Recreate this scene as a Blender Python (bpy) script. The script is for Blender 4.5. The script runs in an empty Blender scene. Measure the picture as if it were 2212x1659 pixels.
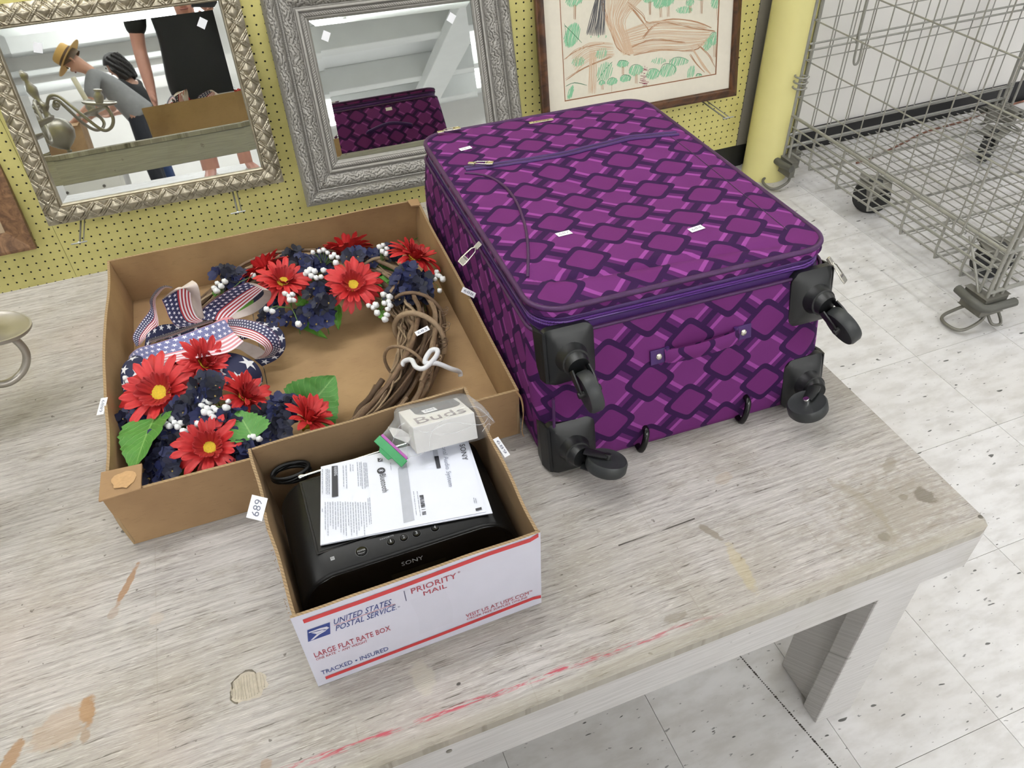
import bpy, bmesh, math, random
from mathutils import Vector, Matrix, noise
random.seed(7)
PI = math.pi
SC = bpy.context.scene
COL = SC.collection
V = Vector
T = 0.586            # table top height above the floor
# ------------------------------------------------------------------ camera
CAM_C = V((0.7724, -2.4506, 1.5406))
CAM_R = Matrix(((0.93295577, -0.35866333, -0.03088908),
                (-0.26359527, -0.62217785, -0.73716501),
                (0.24517556, 0.69588457, -0.67500638)))
FPX = 1709.2
cam = bpy.data.cameras.new('camera'); cam.sensor_width = 36.0; cam.lens = FPX / 2212 * 36
cam.clip_start = 0.02; cam.clip_end = 60
camo = bpy.data.objects.new('camera', cam); COL.objects.link(camo)
m4 = Matrix((CAM_R[0], -CAM_R[1], -CAM_R[2])).transposed().to_4x4(); m4.translation = CAM_C
camo.matrix_world = m4; SC.camera = camo
# ------------------------------------------------------------------ world, lamps, exposure
W = bpy.data.worlds.new('store'); SC.world = W; W.use_nodes = True
W.node_tree.nodes['Background'].inputs[0].default_value = (0.96, 0.98, 1.0, 1)
W.node_tree.nodes['Background'].inputs[1].default_value = 0.55
SC.view_settings.view_transform = 'Standard'; SC.view_settings.look = 'None'
SC.view_settings.gamma = 1.0; SC.view_settings.exposure = -0.30; SC.view_settings.use_curve_mapping = False
LAMPS = [((0.5, -0.95, 3.35), 'X', 2.4, 40), ((4.2, -1.3, 3.35), 'Y', 2.4, 36), ((0.8, -4.9, 3.35), 'X', 2.4, 50),
         ((-2.4, -1.6, 3.35), 'X', 2.4, 26), ((3.4, -5.2, 3.35), 'X', 2.4, 52), ((-1.6, -7.2, 3.35), 'X', 2.4, 90), ((0.0, -10.4, 3.35), 'X', 2.4, 130), ((6.2, -9.4, 3.35), 'Y', 2.4, 150)]  # last two added to brighten the far wall and the mirrored ceiling
for i, (p, ax, ln, pw) in enumerate(LAMPS):
    l = bpy.data.lights.new('tubes_and_added_fill', 'AREA'); l.shape = 'RECTANGLE'; l.energy = pw
    l.size = ln; l.size_y = 0.16; l.color = (1.0, 0.99, 0.985)
    o = bpy.data.objects.new('tubes_and_added_fill', l); COL.objects.link(o); o.location = p
    if ax == 'Y': o.rotation_euler = (0, 0, PI / 2)
    l2 = l.copy(); l2.energy = pw * 1.5; o2 = bpy.data.objects.new('tubes_and_added_fill', l2); COL.objects.link(o2)   # uplight added above each fixture to brighten the ceiling
    o2.location = (p[0], p[1], p[2] + 0.09); o2.rotation_euler = (PI, 0, PI / 2 if ax == 'Y' else 0)
# ------------------------------------------------------------------ pixel rays (2212 x 1659) used to measure real planes
def ray(x, y): return CAM_R.transposed() @ V(((x - 1106) / FPX, (y - 829.5) / FPX, 1.0))
def on_plane(x, y, p0, n):
    d = ray(x, y); return CAM_C + d * ((V(p0) - CAM_C).dot(n) / d.dot(n))
def on_z(x, y, z): return on_plane(x, y, (0, 0, z), V((0, 0, 1)))
def on_y(x, y, yy): return on_plane(x, y, (0, yy, 0), V((0, 1, 0)))
# ------------------------------------------------------------------ scene-graph helpers
def empty(name, loc):
    o = bpy.data.objects.new(name, None); o.empty_display_size = 0.05; COL.objects.link(o); o.location = loc; return o
def tag(o, label=None, cat=None, group=None, kind=None):
    if label: o['label'] = label
    if cat: o['category'] = cat
    if group: o['group'] = group
    if kind: o['kind'] = kind
    return o
def thing(name, label, cat, loc, group=None): return tag(empty(name, loc), label, cat, group)
def adopt(o, parent):
    o.parent = parent
    if parent.type == 'EMPTY': o.matrix_parent_inverse = Matrix.Translation(parent.location).inverted()
    return o
def inst(name, me, M, parent):
    o = bpy.data.objects.new(name, me); COL.objects.link(o); o.matrix_basis = M; adopt(o, parent); return o
# ------------------------------------------------------------------ mesh builder
class MB:
    def __init__(s): s.v = []; s.f = []; s.mi = []; s.uv = []
    def add(s, vs, fs, mi=0, uvs=None):
        b = len(s.v); s.v += [tuple(q) for q in vs]
        for k, f in enumerate(fs):
            s.f.append(tuple(i + b for i in f)); s.mi.append(mi)
            s.uv.append([uvs[i] for i in f] if uvs else None)
        return s
    def box(s, lo, hi, M=None, mi=0):
        x0, y0, z0 = lo; x1, y1, z1 = hi
        vs = [V(p) for p in ((x0,y0,z0),(x1,y0,z0),(x1,y1,z0),(x0,y1,z0),(x0,y0,z1),(x1,y0,z1),(x1,y1,z1),(x0,y1,z1))]
        if M: vs = [M @ p for p in vs]
        return s.add(vs, [(0,3,2,1),(4,5,6,7),(0,1,5,4),(1,2,6,5),(2,3,7,6),(3,0,4,7)], mi)
    def tube(s, path, r, n=8, closed=False, mi=0, caps=True, flat=1.0, up=None):
        P = [V(p) for p in path]; k = len(P)
        if k < 2: return s
        R = r if isinstance(r, (list, tuple)) else [r] * k
        tang = []
        for i in range(k):
            a = P[i-1] if (i > 0 or closed) else P[i]; b = P[(i+1) % k] if (i < k-1 or closed) else P[i]
            t = (b - a); tang.append(t.normalized() if t.length > 1e-9 else V((0,0,1)))
        t0 = tang[0]; u = up if up else (V((0,0,1)) if abs(t0.z) < 0.9 else V((1,0,0)))
        nrm = (u - t0 * u.dot(t0)).normalized(); vs = []
        for i in range(k):
            t = tang[i]
            nrm = nrm - t * nrm.dot(t)
            nrm = nrm.normalized() if nrm.length > 1e-6 else t.orthogonal().normalized()
            bi = t.cross(nrm)
            for j in range(n):
                a = 2 * PI * j / n
                vs.append(P[i] + nrm * (math.cos(a) * R[i] * flat) + bi * (math.sin(a) * R[i]))
        fs = []
        for i in range(k if closed else k - 1):
            i2 = (i + 1) % k
            for j in range(n):
                j2 = (j + 1) % n; fs.append((i*n+j, i*n+j2, i2*n+j2, i2*n+j))
        if caps and not closed:
            fs.append(tuple(range(n-1, -1, -1))); fs.append(tuple((k-1)*n + j for j in range(n)))
        return s.add(vs, fs, mi)
    def lathe(s, prof, M=None, n=24, mi=0):
        M = M or Matrix(); vs = []; k = len(prof)
        for (r, z) in prof:
            for j in range(n):
                a = 2 * PI * j / n; vs.append(M @ V((max(r, 1e-5) * math.cos(a), max(r, 1e-5) * math.sin(a), z)))
        fs = []
        for i in range(k - 1):
            for j in range(n):
                j2 = (j + 1) % n; fs.append((i*n+j, i*n+j2, (i+1)*n+j2, (i+1)*n+j))
        fs.append(tuple(range(n-1, -1, -1))); fs.append(tuple((k-1)*n + j for j in range(n)))
        return s.add(vs, fs, mi)
    def grid(s, fn, nu, nv, mi=0, uvfn=None, close_u=False):
        vs = []; uvs = []
        for j in range(nv + 1):
            for i in range(nu + (0 if close_u else 1)):
                vs.append(fn(i / nu, j / nv)); uvs.append(uvfn(i / nu, j / nv) if uvfn else (i / nu, j / nv))
        w = nu if close_u else nu + 1; fs = []
        for j in range(nv):
            for i in range(nu):
                i2 = (i + 1) % w if close_u else i + 1
                fs.append((j*w+i, j*w+i2, (j+1)*w+i2, (j+1)*w+i))
        return s.add(vs, fs, mi, uvs)
    def mesh(s, name, mats, smooth=None, bevel=0, seg=2):
        me = bpy.data.meshes.new(name); me.from_pydata(s.v, [], s.f)
        for m in (mats if isinstance(mats, (list, tuple)) else [mats]): me.materials.append(m)
        me.polygons.foreach_set('material_index', s.mi)
        if any(u is not None for u in s.uv):
            l = me.uv_layers.new(name='UVMap'); flat = []
            for f, u in zip(s.f, s.uv):
                for q in (u if u else [(0, 0)] * len(f)): flat += [q[0], q[1]]
            l.data.foreach_set('uv', flat)
        if bevel:
            bm = bmesh.new(); bm.from_mesh(me)
            es = [e for e in bm.edges if len(e.link_faces) == 2 and e.calc_face_angle(0) > 0.6]
            bmesh.ops.bevel(bm, geom=es, offset=bevel, segments=seg, affect='EDGES', profile=0.5, clamp_overlap=True)
            bm.to_mesh(me); bm.free()
        if smooth is not None:
            me.shade_smooth()
            if smooth < 180: me.set_sharp_from_angle(angle=math.radians(smooth))
        me.update(); return me
    def build(s, name, mats, parent=None, smooth=None, bevel=0, seg=2):
        o = bpy.data.objects.new(name, s.mesh(name, mats, smooth, bevel, seg)); COL.objects.link(o)
        if parent: adopt(o, parent)
        return o
def catmull(pts, n=8, closed=False):
    P = [V(p) for p in pts]; k = len(P); out = []
    rng = range(k if closed else k - 1)
    for i in rng:
        if closed: p0, p1, p2, p3 = P[i-1], P[i], P[(i+1) % k], P[(i+2) % k]
        else: p0, p1, p2, p3 = P[max(i-1, 0)], P[i], P[i+1], P[min(i+2, k-1)]
        for j in range(n):
            t = j / n
            out.append(0.5 * ((2*p1) + (p2-p0)*t + (2*p0-5*p1+4*p2-p3)*t*t + (3*p1-p0-3*p2+p3)*t*t*t))
    if not closed: out.append(P[-1])
    return out
def frame_from(z, x=None):
    z = V(z).normalized(); x = V(x) if x is not None else z.orthogonal()
    x = (x - z * x.dot(z)).normalized(); y = z.cross(x)
    return Matrix((x, y, z)).transposed()
def TM(loc, R3=None, s=1.0):
    m = (R3.to_4x4() if R3 else Matrix()) @ Matrix.Diagonal((s, s, s, 1)); m.translation = V(loc); return m
def text(name, body, org, xd, yd, w, h, mat, parent, lift=0.0004, shear=0.0):
    """flat lettering filling a w x h box whose lower left corner is org"""
    c = bpy.data.curves.new('lettering', 'FONT'); c.body = body; c.resolution_u = 2
    o = bpy.data.objects.new('lettering', c); me = bpy.data.meshes.new_from_object(o)
    bpy.data.objects.remove(o); bpy.data.curves.remove(c)
    co = [v.co.copy() for v in me.vertices]
    x0 = min(q.x for q in co); x1 = max(q.x for q in co); y0 = min(q.y for q in co); y1 = max(q.y for q in co)
    if h is None: h = w * (y1 - y0) / (x1 - x0)
    xd = V(xd).normalized(); yd = V(yd).normalized(); nn = xd.cross(yd)
    for v, q in zip(me.vertices, co):
        fx = (q.x - x0) / (x1 - x0); fy = (q.y - y0) / (y1 - y0)
        v.co = V(org) + xd * (fx * w + shear * fy * h) + yd * (fy * h) + nn * lift
    me.materials.clear(); me.materials.append(mat); me.name = name
    o = bpy.data.objects.new(name, me); COL.objects.link(o); adopt(o, parent); return o
# ------------------------------------------------------------------ material helpers
def lin(h):
    if not isinstance(h, str): return tuple(h) + (1.0,)
    h = h.lstrip('#'); out = []
    for i in (0, 2, 4):
        c = int(h[i:i+2], 16) / 255; out.append(c / 12.92 if c <= 0.04045 else ((c + 0.055) / 1.055) ** 2.4)
    return tuple(out) + (1.0,)
class S:
    def __init__(s, g, k): s.g = g; s.k = k
    def __add__(s, o): return s.g.m('ADD', s, o)
    def __sub__(s, o): return s.g.m('SUBTRACT', s, o)
    def __rsub__(s, o): return s.g.m('SUBTRACT', o, s)
    def __mul__(s, o): return s.g.m('MULTIPLY', s, o)
    def __truediv__(s, o): return s.g.m('DIVIDE', s, o)
    def __lt__(s, o): return s.g.m('LESS_THAN', s, o)
    def __gt__(s, o): return s.g.m('GREATER_THAN', s, o)
    __radd__ = __add__; __rmul__ = __mul__
class G:
    def __init__(s, name, color='#808080', rough=0.6, metal=0.0, spec=0.5):
        s.mat = bpy.data.materials.new(name); s.mat.use_nodes = True; s.nt = s.mat.node_tree
        s.b = s.nt.nodes['Principled BSDF']; s.set('Base Color', lin(color)); s.set('Roughness', rough); s.set('Metallic', metal)
        s.set('Specular IOR Level', spec)
    def set(s, k, v):
        if isinstance(v, S): s.nt.links.new(v.k, s.b.inputs[k])
        else: s.b.inputs[k].default_value = v
        return s
    def put(s, sock, v):
        if isinstance(v, S): s.nt.links.new(v.k, sock)
        else: sock.default_value = v
    def node(s, t, **kw):
        n = s.nt.nodes.new(t)
        for k, v in kw.items(): setattr(n, k, v)
        return n
    def m(s, op, a, b=None, c=None, clamp=False):
        n = s.node('ShaderNodeMath', operation=op, use_clamp=clamp); s.put(n.inputs[0], a)
        if b is not None: s.put(n.inputs[1], b)
        if c is not None: s.put(n.inputs[2], c)
        return S(s, n.outputs[0])
    def abs(s, a): return s.m('ABSOLUTE', a)
    def mn(s, a, b): return s.m('MINIMUM', a, b)
    def mx(s, a, b): return s.m('MAXIMUM', a, b)
    def smooth(s, x, e0, e1):
        n = s.node('ShaderNodeMapRange', interpolation_type='SMOOTHSTEP'); s.put(n.inputs[0], x)
        n.inputs[1].default_value = e0; n.inputs[2].default_value = e1; return S(s, n.outputs[0])
    def mix(s, f, a, b):
        n = s.node('ShaderNodeMix', data_type='RGBA'); s.put(n.inputs[0], f)
        for k, c in ((6, a), (7, b)): s.put(n.inputs[k], c if isinstance(c, S) else lin(c))
        return S(s, n.outputs[2])
    def coord(s, kind='Object'):
        return S(s, s.node('ShaderNodeTexCoord').outputs[kind])
    def geo(s): return S(s, s.node('ShaderNodeNewGeometry').outputs['Position'])
    def sep(s, v):
        n = s.node('ShaderNodeSeparateXYZ'); s.put(n.inputs[0], v); return [S(s, n.outputs[i]) for i in range(3)]
    def comb(s, x, y, z=0.0):
        n = s.node('ShaderNodeCombineXYZ')
        for i, q in enumerate((x, y, z)): s.put(n.inputs[i], q)
        return S(s, n.outputs[0])
    def scale(s, v, sx, sy, sz):
        n = s.node('ShaderNodeMapping'); s.put(n.inputs[0], v); n.inputs['Scale'].default_value = (sx, sy, sz); return S(s, n.outputs[0])
    def noise(s, v, sc, det=3, rough=0.55, dist=0.0):
        n = s.node('ShaderNodeTexNoise'); s.put(n.inputs['Vector'], v); n.inputs['Scale'].default_value = sc
        n.inputs['Detail'].default_value = det; n.inputs['Roughness'].default_value = rough; n.inputs['Distortion'].default_value = dist
        return S(s, n.outputs[0])
    def rnd(s): return S(s, s.node('ShaderNodeObjectInfo').outputs['Random'])
    def bump(s, h, st=0.3, d=0.002):
        n = s.node('ShaderNodeBump'); n.inputs['Strength'].default_value = st; n.inputs['Distance'].default_value = d
        s.put(n.inputs['Height'], h); s.nt.links.new(n.outputs[0], s.b.inputs['Normal']); return s
def plain(name, color, rough=0.6, metal=0.0, spec=0.5, var=0.06, sc=60, bump=0.0):
    """a plain surface with a little procedural mottling"""
    g = G(name, color, rough, metal, spec); nz = g.noise(g.coord('Object'), sc, 3)
    c = lin(color); d = tuple(q * (1 - var * 2) for q in c[:3]); e = tuple(min(1, q * (1 + var)) for q in c[:3])
    g.set('Base Color', g.mix(nz, d, e))
    if bump: g.bump(nz, bump, 0.001)
    return g.mat
# ================================================================== the setting
def tile_mat():
    g = G('vinyl_tile', '#d9d8d6', 0.38); p = g.geo(); r = g.rnd()
    x, y, z = g.sep(p)
    q = g.comb(x + r * 37.0, y + r * 19.0, z)
    fl = g.noise(g.scale(q, 48, 130, 1), 1.0, 2, 0.5); fl2 = g.noise(g.scale(q, 26, 75, 1), 1.0, 1, 0.4)
    fleck = g.smooth(fl, 0.685, 0.715); fleck2 = g.smooth(fl2, 0.742, 0.762)
    mot = g.noise(g.scale(q, 10, 26, 1), 1.0, 4, 0.6); dirt = g.noise(p, 1.3, 4, 0.6); dirt2 = g.noise(p, 7.0, 5, 0.7)
    base = g.mix(g.smooth(mot, 0.35, 0.7), '#d9d8d9', '#c4c2c1')
    base = g.mix(g.smooth(dirt, 0.5, 0.75) * 0.35, base, '#a89f92')
    base = g.mix(g.smooth(dirt2, 0.6, 0.8) * 0.35, base, '#9f988e')
    base = g.mix(r * 0.14, base, '#aaa69c')
    base = g.mix(fleck * 0.75, base, '#5a5a5a'); base = g.mix(fleck2 * 0.9, base, '#33332f')
    g.set('Base Color', base); g.set('Roughness', g.smooth(dirt2, 0.2, 0.9) * 0.25 + 0.3); return g.mat
M_TILE = tile_mat(); M_GROUT = plain('tile_joint', '#8a857c', 0.8)
PX, PY = 0.3048, 0.3048; X0, Y0 = 1.551, -1.822
ix0, ix1, iy0, iy1 = -6, 10, -4, 6
xa, xb, ya, yb = X0 + ix0*PX, X0 + ix1*PX, Y0 + iy0*PY, 0.02
fl = MB().box((-9, -12, -0.05), (10, 0.05, -0.004)).build('floor', M_GROUT); tag(fl, kind='structure')
rest = MB()
for lo, hi in (((-9, -12), (10, ya)), ((-9, ya), (xa, 0.02)), ((xb, ya), (10, 0.02))):
    rest.box((lo[0], lo[1], -0.004), (hi[0], hi[1], -0.0004))
rest.build('tile_field', M_TILE, fl)
tme = MB().box((0.0005, 0.0005, -0.004), (PX-0.0005, PY-0.0005, 0.0)).mesh('tile', M_TILE)
tcut = MB().box((0.0005, 0.0005, -0.004), (PX-0.0005, 0.02-(Y0+(iy1-1)*PY)-0.0005, 0.0)).mesh('tile_cut', M_TILE) if 0.02 < Y0+iy1*PY else None
for i in range(ix0, ix1):
    for j in range(iy0, iy1):
        inst('tile', tcut if (tcut and j == iy1-1) else tme, Matrix.Translation((X0+i*PX, Y0+j*PY, 0.0)), fl)
# old seam in the floor under the table edge
M_SEAM = plain('seam_dirt', '#3c3833', 0.9)
sm = MB(); a = V((1.43, -1.60, 0.0002)); b = V((1.53, -2.20, 0.0002)); k = 130
for i in range(k):
    t0, t1 = i / k, (i + random.uniform(0.45, 0.9)) / k
    p = a.lerp(b, t0); q = a.lerp(b, t1); w = V((random.uniform(0.0008, 0.0022), 0, 0)); hgt = V((0, 0, 0.0004))
    sm.add([p-w, p+w, q+w, q-w, p-w+hgt, p+w+hgt, q+w+hgt, q-w+hgt], [(4,7,6,5), (0,1,5,4), (1,2,6,5), (2,3,7,6), (3,0,4,7)])
sm.build('crack', M_SEAM, fl)
# ---- pegboard wall
def peg_mat():
    g = G('yellow_pegboard', '#dcd388', 0.5); x, y, z = g.sep(g.geo())
    u = x / 0.0254 + 100.5; v = (z - 0.14) / 0.0254 + 100.5
    fu = g.m('FRACT', u) - 0.5; fv = g.m('FRACT', v) - 0.5
    d = g.m('SQRT', fu*fu + fv*fv); hole = g.smooth(d, 0.128, 0.098)
    n1 = g.noise(g.geo(), 9, 4, 0.6); n2 = g.noise(g.geo(), 70, 3, 0.5)
    c = g.mix(g.smooth(n1, 0.35, 0.75), '#dcd388', '#d0c77c'); c = g.mix(g.smooth(n2, 0.6, 0.8) * 0.3, c, '#b7ae6a')
    g.set('Base Color', g.mix(hole, c, '#15130b')); g.set('Roughness', hole * 0.4 + 0.5)
    g.bump(1.0 - hole, 0.5, 0.002); return g.mat
M_PEG = peg_mat(); M_BLACKBASE = plain('black_base', '#1d1e20', 0.45); M_WHITEWALL = plain('white_wall', '#eceae6', 0.6, var=0.03, sc=5)
M_GREYTRIM = plain('grey_channel', '#77736c', 0.5); M_YEL = plain('yellow_paint', '#dcd490', 0.42, var=0.05, sc=7, bump=0.05)
wb = MB().box((-9, 0.02, 0), (10, 0.14, 3.75)).build('wall_back', M_WHITEWALL); tag(wb, kind='structure')
for a0, b0 in ((-3.468, -2.249), (-2.249, -1.03), (-1.03, 0.19), (0.19, 1.409), (1.409, 2.617)):
    MB().box((a0 + 0.0006, 0.0, 0.094), (b0 - 0.0006, 0.006, 2.52)).build('pegboard_panel', M_PEG, wb)
MB().box((-3.47, 0.006, 0.09), (2.617, 0.0195, 2.53)).build('batten_backing', plain('backing', '#2a261c', 0.9), wb)
tag(MB().box((-3.47, 0.002, 0.0), (2.66, 0.0195, 0.0935)).build('baseboard_back', M_BLACKBASE, bevel=0.002), kind='structure')
tag(MB().box((2.665, 0.010, 0.0), (10, 0.0195, 0.0935)).build('baseboard_right', M_BLACKBASE, bevel=0.002), kind='structure')
tag(MB().box((2.6175, -0.004, 0.0945), (2.663, 0.0195, 2.6)).build('trim_1', M_GREYTRIM, bevel=0.002), kind='structure')
pl = MB().lathe([(0.086, 0.0), (0.086, 0.02), (0.084, 0.03), (0.084, 3.7)], Matrix.Translation((2.705, -0.088, 0)), 48).build('pillar', M_YEL, smooth=40)
tag(pl, kind='structure')
M_CEIL = plain('ceiling_paint', '#e6e8e7', 0.8, var=0.03, sc=3); M_BEAM = plain('beam_paint', '#dfe1df', 0.75, var=0.04, sc=4)
ce = MB().box((-9, -12, 3.75), (10, 0.14, 3.85)).build('ceiling', M_CEIL); tag(ce, kind='structure')
for yy in (-0.95, -2.3, -4.1, -5.9, -7.7, -9.3, -10.6):
    MB().box((-9, yy-0.11, 3.56 if yy > -1 else 3.42), (10, yy+0.11, 3.749)).build('beam', M_BEAM, ce, bevel=0.01)
MB().box((3.55, -12, 3.30), (3.95, 0.0, 3.45)).build('girder', M_BEAM, ce, bevel=0.01)
MB().box((-9, -11.999, 2.28), (2.0, -11.55, 2.62)).build('soffit', M_BEAM, ce, bevel=0.01)
MB().box((-9, -11.999, 1.98), (2.0, -11.80, 2.06)).build('soffit', M_BEAM, ce, bevel=0.01)
MB().tube([(-9, -11.7, 1.78), (2.0, -11.7, 1.78)], 0.08, 16).build('pipe', M_CEIL, ce, smooth=40)
MB().tube([(-9, -5.0, 3.30), (10, -5.0, 3.30)], 0.06, 16).build('pipe', M_CEIL, ce, smooth=40)
MB().tube([(-9, -1.62, 3.60), (10, -1.62, 3.60)], 0.022, 12).build('pipe', M_CEIL, ce, smooth=40)
tag(MB().box((-9, -12.1, 0), (10, -12.0, 3.75)).build('wall_front', M_WHITEWALL), kind='structure')
M_LAMPBODY = plain('lamp_enamel', '#eeeeea', 0.4)
LNAME = ('above the table', 'above the wire cart', 'above the chest of drawers side of the aisle', 'over the left end of the pegboard', 'over the far aisle on the right', 'over the back of the store', 'in front of the far wall on the left', 'in front of the far wall on the right')
for i, (p, ax, ln, pw) in enumerate(LAMPS):
    hx, hy = (ln/2 + 0.05, 0.1) if ax == 'X' else (0.1, ln/2 + 0.05)
    t = thing('ceiling_light', 'long white fluorescent fixture hung ' + LNAME[i], 'light', (p[0], p[1], p[2] + 0.01), 'fluorescent fixtures under the ceiling')
    MB().box((p[0]-hx, p[1]-hy, p[2]+0.01), (p[0]+hx, p[1]+hy, p[2]+0.07)).build('housing', M_LAMPBODY, t, bevel=0.008)
    dz = 3.75 - p[2] - 0.07
    for s in (-0.7, 0.7):
        q = (p[0]+s, p[1]) if ax == 'X' else (p[0], p[1]+s)
        MB().tube([(q[0], q[1], p[2]+0.07), (q[0], q[1], 3.75)], 0.006, 6).build('hanger', M_LAMPBODY, t)
# ================================================================== table
def wood_mat(name, top):
    g = G(name, '#bdb7aa', 0.62); p = g.geo(); x, y, z = g.sep(p)
    if not top: y = y + z
    q = g.comb(x, y, 0.0)
    wob = g.noise(q, 9, 2, 0.5) * 0.006
    q2 = g.comb(x, y + wob, 0.0)
    gr = g.noise(g.scale(q2, 9, 210, 1), 1.0, 4, 0.62); gr2 = g.noise(g.scale(q2, 22, 420, 1), 1.0, 3, 0.6)
    big = g.noise(q, 4.5, 4, 0.6); med = g.noise(g.scale(q, 14, 30, 1), 1.0, 4, 0.65)
    if top:
        c = g.mix(g.smooth(gr, 0.3, 0.72), '#b9b5b1', '#948f8b')
        c = g.mix(g.smooth(big, 0.42, 0.72) * 0.6, c, '#979083'); c = g.mix(g.smooth(med, 0.48, 0.75) * 0.6, c, '#8e877c')
        pink = g.noise(q, 2.6, 3, 0.5); c = g.mix(g.smooth(pink, 0.5, 0.72) * 0.35, c, '#b0a097')
        cr = g.smooth(gr2, 0.595, 0.65) * g.smooth(gr, 0.44, 0.6)
        c = g.mix(cr * 0.9, c, '#565047')
        gr3 = g.noise(g.scale(q2, 48, 760, 1), 1.0, 2, 0.6); c = g.mix(g.smooth(gr3, 0.57, 0.64) * g.smooth(med, 0.38, 0.6) * 0.55, c, '#6d675d'); c = g.mix(g.smooth(gr3, 0.42, 0.34) * 0.35, c, '#dddad3')
        sp = g.noise(q, 85, 2, 0.5); c = g.mix(g.smooth(sp, 0.71, 0.75) * 0.7, c, '#4c463e')
        j = (g.noise(g.scale(q, 60, 90, 1), 1.0, 3, 0.6) - 0.5)
        def ell(cx, cy, rx, ry, ang, amp=1.0, soft=0.35):
            ca, sa = math.cos(ang), math.sin(ang); dx = x - cx; dy = y - cy
            u = (dx * ca + dy * sa) / rx; v = (dy * ca - dx * sa) / ry
            d = g.m('SQRT', u*u + v*v) + j * amp
            return g.smooth(d, 1.0, 1.0 - soft)
        # worn dirt at the right hand corner, old drips and the scraped red line (wear with a shape of its own)
        c = g.mix(ell(1.55, -1.95, 0.17, 0.10, 0.1, 2.4, 0.9) * 0.6, c, '#8d8476')
        for (cx, cy, rx, ry, an, col, f) in ((1.606, -1.945, 0.016, 0.020, 0.4, '#6b6458', 0.8), (1.500, -1.984, 0.010, 0.009, 0, '#7a7466', 0.8), (1.575, -1.935, 0.009, 0.007, 0, '#7a7466', 0.7),
                (1.600, -1.875, 0.026, 0.010, 0.7, '#857d6e', 0.6), (1.272, -1.880, 0.007, 0.026, 0.45, '#7f786b', 0.85), (1.345, -1.80, 0.02, 0.012, 0.2, '#a0865f', 0.25), (1.28, -1.95, 0.012, 0.05, -0.1, '#b3a36f', 0.35),
                (0.462, -1.648, 0.006, 0.044, -0.45, '#94714f', 0.85), (0.443, -1.688, 0.008, 0.012, -0.4, '#94806c', 0.5), (0.411, -1.826, 0.011, 0.026, 0.0, '#93704a', 0.9), (0.409, -1.858, 0.007, 0.012, 0.0, '#8d7458', 0.6),
                (0.325, -1.853, 0.010, 0.030, -0.5, '#93704a', 0.8), (0.381, -1.835, 0.045, 0.03, 0.3, '#a78a6c', 0.4), (0.612, -1.975, 0.008, 0.008, 0, '#98806a', 0.6), (0.50, -1.72, 0.012, 0.012, 0, '#b3a89b', 0.5),
                (0.46, -1.545, 0.006, 0.005, 0, '#3c372f', 0.8), (0.215, -1.22, 0.010, 0.006, 0.4, '#4d4841', 0.8), (0.20, -1.03, 0.16, 0.05, 0.3, '#a29a8e', 0.35), (0.66, -1.575, 0.012, 0.006, 0.2, '#605a50', 0.7),
                (1.653, -2.008, 0.005, 0.004, 0, '#4a453d', 0.9), (0.815, -1.94, 0.016, 0.03, 0.1, '#b4aea0', 0.7), (0.855, -1.965, 0.004, 0.003, 0, '#28241e', 0.9), (1.155, -1.985, 0.02, 0.008, 0, '#7b7465', 0.6)):
            c = g.mix(ell(cx, cy, rx, ry, an, 1.2) * f, c, col)
        tz = (x - 1.523) * (x - 1.523) / 0.0004
        arc = ell(1.49, -1.93, 0.040, 0.075, 0.15, 0.6, 0.2) * (1.0 - ell(1.487, -1.935, 0.030, 0.066, 0.15, 0.6, 0.2)) * (x > 1.49)
        c = g.mix(arc * 0.6, c, '#8f8777')
        scr = g.smooth(g.abs(y + 1.8495 + wob * 0.6), 0.0016, 0.0006) * (x > 1.137) * (x < 1.264) * g.smooth(gr, 0.35, 0.5)
        c = g.mix(scr, c, '#3e3a33')
        for xs in (0.505, 0.735, 0.955, 1.205, 1.42):
            ln = g.smooth(g.abs(x - xs - (y + 1.5) * 0.03), 0.0012, 0.0004); c = g.mix(ln * g.smooth(med, 0.4, 0.6) * 0.35, c, '#8b8376')
        rn = g.noise(g.scale(q, 30, 260, 1), 1.0, 4, 0.65)
        ry_ = g.abs(y + 1.9905 + (x - 0.7) * 0.022 + (g.noise(q, 25, 2, 0.5) - 0.5) * 0.008)
        red = g.smooth(ry_, 0.0055, 0.001) * g.smooth(rn, 0.46, 0.58) * (x > 0.58) * g.smooth(x, 1.26, 1.05)
        c = g.mix(red * 0.9, c, '#b03a4c')
        # the front lip, paint worn to bare ply
        c = g.mix(g.smooth(y, -2.004, -2.016) * 0.55, c, '#9a9484')
        g.set('Base Color', c); g.bump(gr + gr2 * 0.7 - gr3 * 0.9 - cr * 1.2, 0.45, 0.0016)
    else:
        c = g.mix(g.smooth(gr, 0.3, 0.75), '#c5c3c1', '#afadab'); c = g.mix(g.smooth(big, 0.5, 0.75) * 0.4, c, '#9c988c')
        st = g.noise(q, 30, 3, 0.6); c = g.mix(g.smooth(st, 0.66, 0.74) * 0.5, c, '#5f5a52'); g.set('Base Color', c); g.bump(gr, 0.15, 0.0012)
    return g.mat
M_TOP = wood_mat('painted_plywood', True); M_APR = wood_mat('painted_board', False)
tx0, tx1, ty0, ty1 = -0.79, 1.660, -2.026, -0.776
tb = thing('display_table', 'low weathered white plywood table holding the suitcase and boxes', 'table', (0.43, -1.4, 0))
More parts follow.
